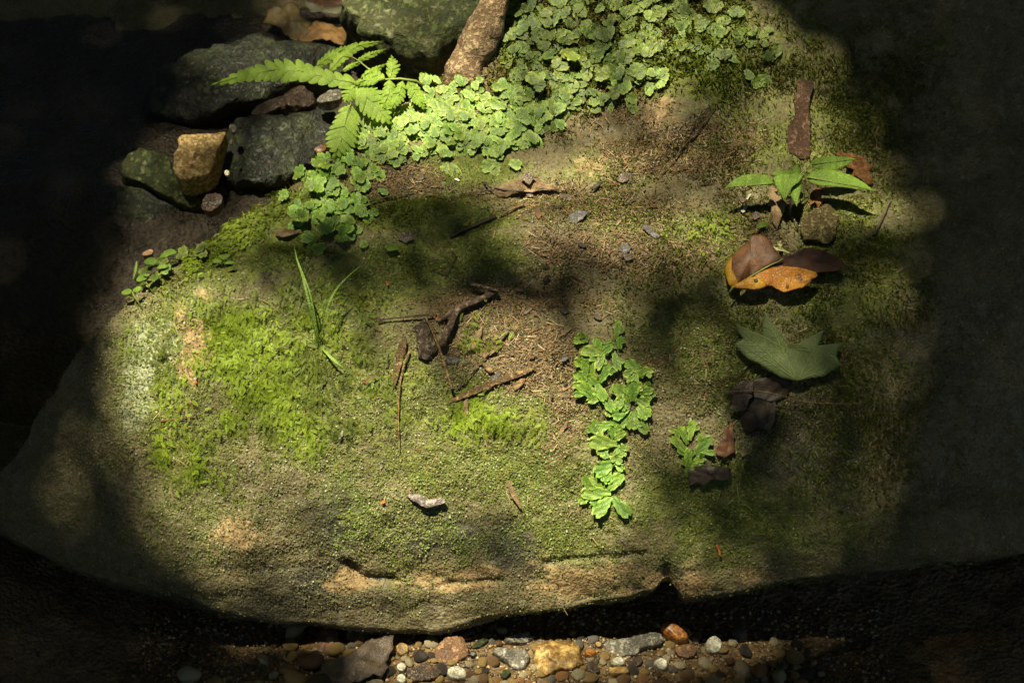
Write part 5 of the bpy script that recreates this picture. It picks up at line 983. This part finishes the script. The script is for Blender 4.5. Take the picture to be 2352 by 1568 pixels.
CH = [(zT, [(1685, 450), (1700, 390), (1770, 360), (1840, 380), (1790, 430), (1740, 470)], M_CHIP, 'blue grey chip with a pale tail on the top ledge'), (zT, [(1870, 320), (1930, 280), (2010, 290), (2000, 345), (1900, 345)], M_LBR, 'flat brown leaf flake right of the pale tan dead leaf'),
      (zT, [(1435, 345), (1465, 335), (1482, 405), (1460, 432), (1435, 400)], M_LBR, 'small red brown bark flake on the pale patch'), (zT, [(2250, 490), (2290, 470), (2350, 530), (2390, 560), (2350, 580), (2290, 545)], M_CHIP, 'bluish grey chip on the moss left of the autumn leaf'),
      (zT, [(1615, 245), (1660, 235), (1720, 265), (1700, 290), (1650, 280)], M_LGR, 'grey leaf scrap below the right tip of the pale tan dead leaf'), (zT, [(1845, 195), (1910, 150), (1940, 155), (1890, 195)], M_LDK, 'black sliver above the flat brown leaf flake'),
      (zT, [(2050, 130), (2090, 70), (2140, 80), (2150, 130), (2100, 150)], M_LGR, 'grey rounded flake at the upper right of the ledge litter'), (zT, [(1360, 240), (1400, 228), (1425, 250), (1390, 262)], M_LGR, 'tiny grey flake under the pale tan dead leaf'),
      (zT, [(2060, 660), (2120, 610), (2175, 640), (2130, 690)], M_CHIP, 'grey stone chip at the right of the hollow'), (zT, [(2100, 700), (2170, 690), (2180, 730), (2120, 745)], M_LGR, 'dull chip just below the grey stone chip of the hollow'),
      (zT, [(1620, 1130), (1660, 1110), (1690, 1135), (1650, 1160)], M_CHIP, 'dark slate chip right of the middle soil patch'), (zT, [(1630, 1480), (1655, 1455), (1688, 1480), (1665, 1510), (1635, 1510)], M_CHIP, 'small bluish chip between soil patch and trailing liverworts'),
      (zT, [(1275, 1010), (1310, 1005), (1380, 1030), (1330, 1030)], M_STRAW, 'orange tan chip right of the forked twig'), (zT, [(160, 60), (230, 20), (265, 45), (190, 90)], M_LBR, 'purplish brown leaf curl under the left liverworts'),
      (zY, [(90, 60), (150, 90), (110, 150), (60, 120)], M_LGR, 'mauve grey flake on the upper right moss'), (zY, [(340, 760), (400, 755), (370, 800), (320, 795)], M_LDK, 'black leaf crumb below the bluish chip')]
for zf, pts, mt, lb in CH:
    isleaf = mt.name.endswith('leaf') or 'dead' in mt.name
    loose('leaf_fragment' if isleaf else 'stone_chip', zf(pts), mt, lb, 'leaf' if isleaf else 'chip', lift=.0025, bend=6, nseg=40, rings=6, thick=.0005 if isleaf else .0016)
for zf, pts, lb in [(zT, [(808, 112), (835, 108), (862, 125), (845, 130)], 'tiny white flake on the mossy top ledge'), (zP := (lambda p: Z(250, 800, 750, p)), [(1808, 850), (1830, 790), (1845, 785), (1838, 825), (1822, 850)], 'tiny white flake on the lower left face'), (Z and (lambda p: Z(250, 800, 750, p)), [(695, 400), (712, 375), (722, 385), (710, 405)], 'tiny white crumb beside the bright left moss')]:
    loose('white_flake', zf(pts), mat_leaf('white_flake', (.75, .72, .62), (.8, .78, .7), 100, .1), lb, 'flake', lift=.004, nseg=20, rings=3)
zP = lambda p: Z(250, 800, 750, p)
twig('straw', zP([(672, 555), (690, 600), (718, 675)]), .0013, .0009, M_STRAW, .005, tagargs=('short pale straw on the left face', 'straw'), n=10)
twig('straw', zP([(1545, 610), (1555, 720), (1590, 840)]), .0006, .0005, M_LTAN, .003, tagargs=('hair thin pale stem below the bright left moss', 'straw'))
twig('straw', zP([(1675, 600), (1682, 680), (1695, 770)]), .0006, .0005, M_LTAN, .003, tagargs=('second hair thin stem just right of the pale one', 'straw'))
twig('twig', zP([(440, 715), (560, 700), (700, 680)]), .0012, .0009, M_LBR, .003, tagargs=('thin red brown twig on the left face', 'twig'))
twig('twig', zP([(1320, 165), (1380, 150), (1450, 140)]), .0009, .0008, M_TWIG, .008, tagargs=('short twig in the moss left of the grass tuft', 'twig'))
M_RED = mat_leaf('orange_red_scale', (.5, .1, .02), (.6, .2, .03), 90, .2)
for zf, pts, lb in [(zT, [(288, 905), (302, 900), (310, 930), (295, 935)], 'red bud scale in the dark hollow'), (zT, [(665, 1150), (690, 1140), (695, 1190), (672, 1200)], 'red bud scale on the left of the forked twig'), (zF_, [(248, 1330), (275, 1318), (290, 1335), (262, 1345)], 'orange bud scale left of the pinkish grey bark chip'),
                    (lambda p: Z(1350, 1300, 550, p), [(1702, 120), (1725, 118), (1755, 235), (1738, 242)], 'orange red needle on the lower right face'), (zR, [(265, 275), (280, 272), (290, 292), (272, 295)], 'tiny red scale beside the three lobed liverwort'), (zP, [(700, 390), (718, 395), (722, 430), (708, 425)], 'orange scale beside the bright left moss')]:
    loose('bud_scale', zf(pts), M_RED, lb, 'bud scale', lift=.004, nseg=20, rings=3)
# loose crumbs of leaf and twig caught in the hollows
crumb_px = sample_px([(1450, 480, 260, 70), (1350, 600, 250, 60), (1150, 720, 170, 60), (1230, 830, 110, 80), (1560, 400, 160, 50), (1000, 440, 200, 20), (900, 400, 80, 40), (1650, 480, 100, 70), (1280, 290, 60, 30)], 74, 22)
for i, (u, v) in enumerate(crumb_px):
    an = random.uniform(0, 3.14); ln = random.uniform(10, 26)
    if i % 3 == 0:
        twig('twig', [(u - ln * math.cos(an), v - .6 * ln * math.sin(an)), (u + random.uniform(-4, 4), v + random.uniform(-4, 4)), (u + ln * math.cos(an), v + .6 * ln * math.sin(an))], .0011, .0006, random.choice([M_TWIG, M_LBR, M_STRAW]), .0025, tagargs=('short loose twig bit in the litter of the upper boulder', 'twig', 'loose twig bits in the litter'), n=10, seg=6)
    else:
        w_ = ln * random.uniform(.3, .6); pp = [(u + ln * .55 * math.cos(a) * math.cos(an) - w_ * .5 * math.sin(a) * math.sin(an), v + .7 * (ln * .55 * math.cos(a) * math.sin(an) + w_ * .5 * math.sin(a) * math.cos(an))) for a in np.linspace(0, 6.28, 9)[:-1] + rng.uniform(-.2, .2, 8)]
        loose('leaf_fragment', pp, random.choice([M_LBR, M_LGR, M_LTAN, M_LDK]), 'small curled leaf crumb in the litter of the upper boulder', lift=.003, bend=20, group='leaf crumbs in the litter', nseg=22, rings=4)
# leaves of the dark creek at the top and of the lower left
loose('dead_leaf', zA([(1250, 60), (1500, 35), (1535, 130), (1590, 160), (1640, 290), (1470, 325), (1410, 240), (1290, 180), (1230, 150)]), mat_leaf('olive_dead_leaf', (.12, .085, .03), (.18, .13, .05), 60, .15), 'olive brown pointed dead leaf beside the slab at the top', lift=.035, bend=3, wave=.003, smooth=0)
loose('dead_leaf', zA([(1540, 15), (1700, 60), (1890, 45), (1905, 112), (1700, 95), (1590, 105)]), mat_leaf('pale_wet_leaf', (.2, .2, .13), (.26, .25, .17), 60, .15), 'pale wet leaf edge at the very top', lift=.05, bend=-3, smooth=0)
loose('dead_leaf', zA([(1560, 230), (1650, 175), (1840, 190), (1890, 255), (1830, 335), (1600, 310), (1480, 320)]), mat_leaf('wet_rust_leaf', (.15, .08, .025), (.26, .15, .06), 90, .1, rough=.5, spec=.25), 'wet rust brown dead leaf below the pale leaf edge', lift=.03, bend=3, wave=.003)
loose('dead_leaf', zA([(1450, 0), (1640, -40), (1880, -30), (1870, 25), (1700, 55), (1540, 10)]), M_LBR, 'brown dead leaf cut by the top edge of the view', lift=.05, bend=3)
loose('dead_leaf', zA([(740, 450), (830, 390), (935, 350), (920, 425), (845, 470), (850, 490), (770, 480)]), M_LBR, 'dim brown dead leaf on the far left of the wide flat slab', lift=.006, bend=6)
zQ = lambda p: Z(400, 1167, 750, p)
loose('dead_leaf', zQ([(1240, 1015), (1300, 1030), (1375, 1080), (1340, 1180), (1290, 1290), (1300, 1345), (1165, 1340), (1165, 1200), (1220, 1150)]), M_LBR, 'upright tan brown dead leaf caught under the lower left lip', lift=.012, bend=12)
loose('dead_leaf', zQ([(1440, 960), (1560, 1090), (1640, 1130), (1720, 1190), (1620, 1260), (1450, 1380), (1380, 1360), (1400, 1180)]), M_LDK, 'dark brown dead leaf wedged right of the tan brown one', lift=.010, bend=10)
loose('dead_leaf', zQ([(1390, 1370), (1560, 1240), (1765, 1185), (1745, 1320), (1700, 1480), (1500, 1560), (1260, 1545), (1190, 1400)]), M_LGR, 'broad grey brown dead leaf lying at the left end of the gravel', lift=.014, bend=5, wave=.002)

# ------------------------------------------------------------------ mosses: nobody could count them
VA = np.linalg.norm(np.cross(np.gradient(P2, axis=1), np.gradient(P2, axis=0)), axis=-1).ravel()
FRAME = (BU > -60) & (BU < 2420) & (BVv > -70) & (BVv < 1480)
def surf(n, dens, jit=.0012):
    wgt = VA * np.clip(dens, 0, None) * FRAME; i = rng.choice(len(BP), n, p=wgt / wgt.sum()); P = BP[i] + rng.normal(0, jit, (n, 3)); P -= BN[i] * ((P - BP[i]) * BN[i]).sum(1, keepdims=True)
    return P, BN[i], i
# granular crust of tiny liverwort scales on the face
crust = blobs(BU, BVv, [(950, 1080, 720, 260, 0, 1), (450, 900, 250, 250, 0, .7), (1600, 900, 260, 260, 0, .8), (1600, 1220, 420, 130, 0, .55), (1050, 1270, 560, 100, 0, .6), (1900, 800, 250, 350, 0, .5), (1500, 700, 250, 120, 0, .4), (1250, 620, 350, 130, 0, .25), (1500, 520, 260, 110, 0, .5), (300, 800, 120, 200, 0, .6)]) * (1 - .75 * tan) * (1 - .8 * soil) * (0.35 + 1.3 * np.clip(n_a + n_b * .8 + .35, 0, 1))
n = 150000; P, N, I = surf(n, crust)
tv = [(0, -.5, 0), (.55, -.1, .12), (.3, .5, .2), (-.3, .5, .2), (-.55, -.1, .12)]; tf = [(0, 1, 2), (0, 2, 3), (0, 3, 4)]
g = np.clip(0.5 + fbm(P, .05, 3, seed=70.) * 1.3 + rng.normal(0, .2, n), 0, 1)[:, None]
lo = np.array([.18, .165, .08]); hi = np.array([.155, .205, .04])
col = (lo * (1 - g) + hi * g) * rng.uniform(.7, 1.35, (n, 1)); pale = rng.random(n) < .05; col[pale] = np.array([.3, .33, .12]) * rng.uniform(.8, 1.2, (pale.sum(), 1))
M_MOSS = mat_vcol('moss_leaf', .45, .25, spec=.4)
tag(scatter('crust_moss', tv, tf, P + N * (rng.uniform(0, .001, n) + .0012 * np.clip(fbm(P, .009, 2, seed=90.) + .2, 0, 1))[:, None], frames(N, .5), rng.uniform(.0007, .0019, n), M_MOSS, col, smooth=False), 'grainy crust of tiny moss scales over the boulder face', None, kind='stuff')
# bright feathery moss
fe = blobs(BU, BVv, [(530, 790, 95, 110, -15, 1.0), (650, 870, 110, 120, 10, .8), (690, 690, 100, 90, 0, .75), (800, 760, 100, 110, 0, .5), (640, 960, 140, 70, 0, .8), (700, 1000, 60, 50, 0, .7), (830, 890, 70, 40, 0, .8), (1120, 975, 95, 34, 5, 1), (1070, 930, 40, 50, 0, .8), (1060, 1000, 40, 30, 0, .6), (400, 850, 50, 130, 0, .6), (420, 1030, 90, 60, 0, .6), (460, 1090, 80, 40, 0, .6), (560, 540, 180, 28, -32, .9), (420, 610, 120, 26, -30, .7), (470, 620, 50, 30, 0, .7), (520, 540, 150, 40, -32, .5), (930, 790, 30, 60, 0, .5), (350, 820, 60, 60, 0, .4), (900, 960, 120, 60, 0, .3), (560, 1000, 120, 120, 0, .35), (760, 960, 100, 80, 0, .4), (980, 960, 60, 30, 0, .4), (1640, 550, 70, 60, 0, .35), (1100, 770, 60, 40, 0, .4), (640, 640, 60, 40, 0, .4), (780, 660, 80, 60, 0, .3)])
n_c = fbm(BP, .014, 2, seed=44.); fe = (np.clip(fe, 0, 1) + .8 * blobs(BU, BVv, [(1120, 975, 100, 36, 5), (1080, 935, 40, 40)])) * sst(-.05, .95, fe + 1.0 * n_a + 1.0 * n_c) * (1 - .9 * blobs(BU, BVv, [(600, 625, 70, 40), (430, 750, 45, 60), (490, 650, 40, 40)]))
n = 20000; P, N, I = surf(n, fe, .002)
fv = []; ff = []
for k in range(6):
    for s in (-1, 1):
        y = .1 + k * .15; wd = .25 * (1 - .1 * k) * (0.7 + .3 * (k > 0)); z = .28 * math.sin(y * 1.6); i0 = len(fv)
        fv += [(0, y, z), (s * wd * .45, y - .02, z + .05), (s * wd, y + .12, z + .02), (s * wd * .5, y + .15, z + .05)]; ff += [(i0, i0 + 1, i0 + 2, i0 + 3)]
dirn = np.array([0, -1.0, -.6]) + rng.normal(0, .75, (n, 3)); dirn -= N * (dirn * N).sum(1, keepdims=True); dirn /= np.linalg.norm(dirn, axis=1, keepdims=True); Nt = N + rng.normal(0, .25, N.shape); Nt -= dirn * (Nt * dirn).sum(1, keepdims=True); Nt /= np.linalg.norm(Nt, axis=1, keepdims=True)
Fr = np.stack([np.cross(dirn, Nt), dirn, Nt], 1)
g = np.clip(.5 + fbm(P, .04, 3, seed=11.) * 1.5 + .8 * blobs(BU[I], BVv[I], [(1110, 970, 120, 60), (530, 800, 90, 80)]), 0, 1)[:, None]; col = (np.array([.10, .125, .018]) * (1 - g) + np.array([.25, .34, .028]) * g) * rng.uniform(.55, 1.3, (n, 1))
tag(scatter('feather_moss', fv, ff, P + N * (.0006 + .006 * np.clip(n_c[I] + .25, 0, 1))[:, None], Fr, rng.uniform(.003, .0072, n), mat_vcol('feather_moss_leaf', .5, .35, spec=.3), col, smooth=False), 'bright yellow green feathery moss on the left face and rim', None, kind='stuff')
# thread moss on the top and right
hairm = blobs(BU, BVv, [(1500, 100, 420, 140, 0, .8), (1850, 200, 230, 200, 20, .9), (1700, 420, 230, 110, 10, .8), (1180, 190, 110, 60, 0, .8), (1050, 190, 120, 30, 0, .7), (1230, 150, 70, 70, 0, .9), (1350, 230, 140, 40, 0, .6), (1960, 700, 120, 230, 0, .9), (2050, 850, 100, 250, 0, .7), (1480, 470, 200, 60, 0, .55), (1600, 560, 120, 70, 0, .8), (1700, 680, 120, 60, 0, .4), (1900, 950, 250, 200, 0, .35), (1250, 310, 60, 30, 0, .5), (1660, 320, 130, 70, 0, .7), (1480, 690, 220, 60, 0, .4), (480, 560, 230, 45, -32, .5), (900, 490, 160, 35, 0, .25)]) * (1 - .85 * blobs(BU, BVv, [(1560, 265, 85, 60), (1560, 380, 90, 40)])) * np.clip(.55 + 1.4 * n_a + .5 * n_b, 0.02, 1.3)
n = 62000; P, N, I = surf(n, hairm, .002)
bv = [(-.09, 0, 0), (.09, 0, 0), (.10, .5, .3), (-.10, .5, .3), (0, 1, .42)]; bf = [(0, 1, 2), (0, 2, 3), (3, 2, 4)]
dirn = np.array([0, -.5, -.2]) + rng.normal(0, .8, (n, 3)) + N * .45; dirn /= np.linalg.norm(dirn, axis=1, keepdims=True); Nt = N + rng.normal(0, .3, N.shape); Nt -= dirn * (Nt * dirn).sum(1, keepdims=True); Nt /= np.linalg.norm(Nt, axis=1, keepdims=True)
Fr = np.stack([np.cross(dirn, Nt), dirn, Nt], 1); g = np.clip(.5 + fbm(P, .05, 3, seed=51.) * 1.5 + rng.normal(0, .15, n), 0, 1)[:, None]
col = (np.array([.085, .075, .018]) * (1 - g) + np.array([.12, .15, .016]) * g) * rng.uniform(.6, 1.5, (n, 1))
tag(scatter('thread_moss', bv, bf, P, Fr, rng.uniform(.003, .0065, n) * (1 + .7 * blobs(BU[I], BVv[I], [(1400, 100, 330, 130)])), M_MOSS, col, smooth=False), 'olive thread moss on the top and right of the boulder', None, kind='stuff')
# velvet of very short moss on the smooth cushions
vel = blobs(BU, BVv, [(960, 490, 200, 45, 0, 1), (1060, 395, 180, 35, 0, .6), (1390, 390, 90, 40, 0, .7), (1280, 480, 110, 30, 0, .5), (1130, 590, 110, 60, 0, .7), (1640, 570, 90, 80, 0, .8), (650, 560, 160, 50, 0, .5), (900, 600, 200, 60, 0, .3), (2000, 640, 80, 120, 0, .8), (1000, 900, 120, 50, 0, .5), (1180, 760, 70, 40, 0, .6), (880, 400, 60, 30, 0, .3)]) * np.clip(.6 + 1.2 * n_a + .6 * n_b, 0, 1.3)
n = 52000; P, N, I = surf(n, vel, .0015)
dirn = N + rng.normal(0, .5, N.shape); dirn /= np.linalg.norm(dirn, axis=1, keepdims=True); Nt = rng.normal(0, 1, N.shape); Nt -= dirn * (Nt * dirn).sum(1, keepdims=True); Nt /= np.linalg.norm(Nt, axis=1, keepdims=True)
g = np.clip(.5 + fbm(P, .03, 3, seed=81.) * 1.5 + rng.normal(0, .2, n), 0, 1)[:, None]; col = (np.array([.06, .09, .01]) * (1 - g) + np.array([.14, .2, .02]) * g) * rng.uniform(.6, 1.4, (n, 1))
tag(scatter('velvet_moss', bv, bf, P, np.stack([np.cross(dirn, Nt), dirn, Nt], 1), rng.uniform(.0014, .0028, n), M_MOSS, col, smooth=False), 'short velvety green moss on the smooth cushions of the top ledge', None, kind='stuff')
# crumbs of soil and bark in the litter
lit = np.clip(soil, 0, 1) ** 1.5 * (BVv > 150) * (BVv < 1050); n = 26000; P, N, I = surf(n, lit, .002)
col = np.array([(.14, .095, .045), (.21, .145, .075), (.08, .052, .028), (.27, .215, .13), (.12, .11, .05)])[rng.integers(0, 5, n)] * rng.uniform(.6, 1.3, (n, 1))
tag(scatter('soil_crumbs', oct_v, oct_f, P + N * .0004, frames(N, .7), rng.uniform(.0005, .0016, n), mat_vcol('soil_crumb', .8, 0), col), 'brown soil crumbs and rotted bits in the bare patches', None, kind='stuff')
n = 8000; P, N, I = surf(n, lit + .08 * crust + .25 * hairm, .003); nv = [(-.05, 0, 0), (.05, 0, 0), (.03, 1, .06), (-.03, 1, .06)]
dirn = rng.normal(0, 1, (n, 3)); dirn -= N * (dirn * N).sum(1, keepdims=True); dirn /= np.linalg.norm(dirn, axis=1, keepdims=True)
col = np.array([(.3, .2, .1), (.2, .11, .05), (.4, .3, .17), (.12, .08, .05), (.24, .14, .06)])[rng.integers(0, 5, n)] * rng.uniform(.6, 1.2, (n, 1))
tag(scatter('leaf_litter', nv, [(0, 1, 2, 3)], P + N * .0015, np.stack([np.cross(dirn, N), dirn, N], 1), rng.uniform(.002, .009, n), mat_vcol('litter', .7, .1), col, smooth=False), 'fine dry litter of needles and fibres in the moss', None, kind='stuff')
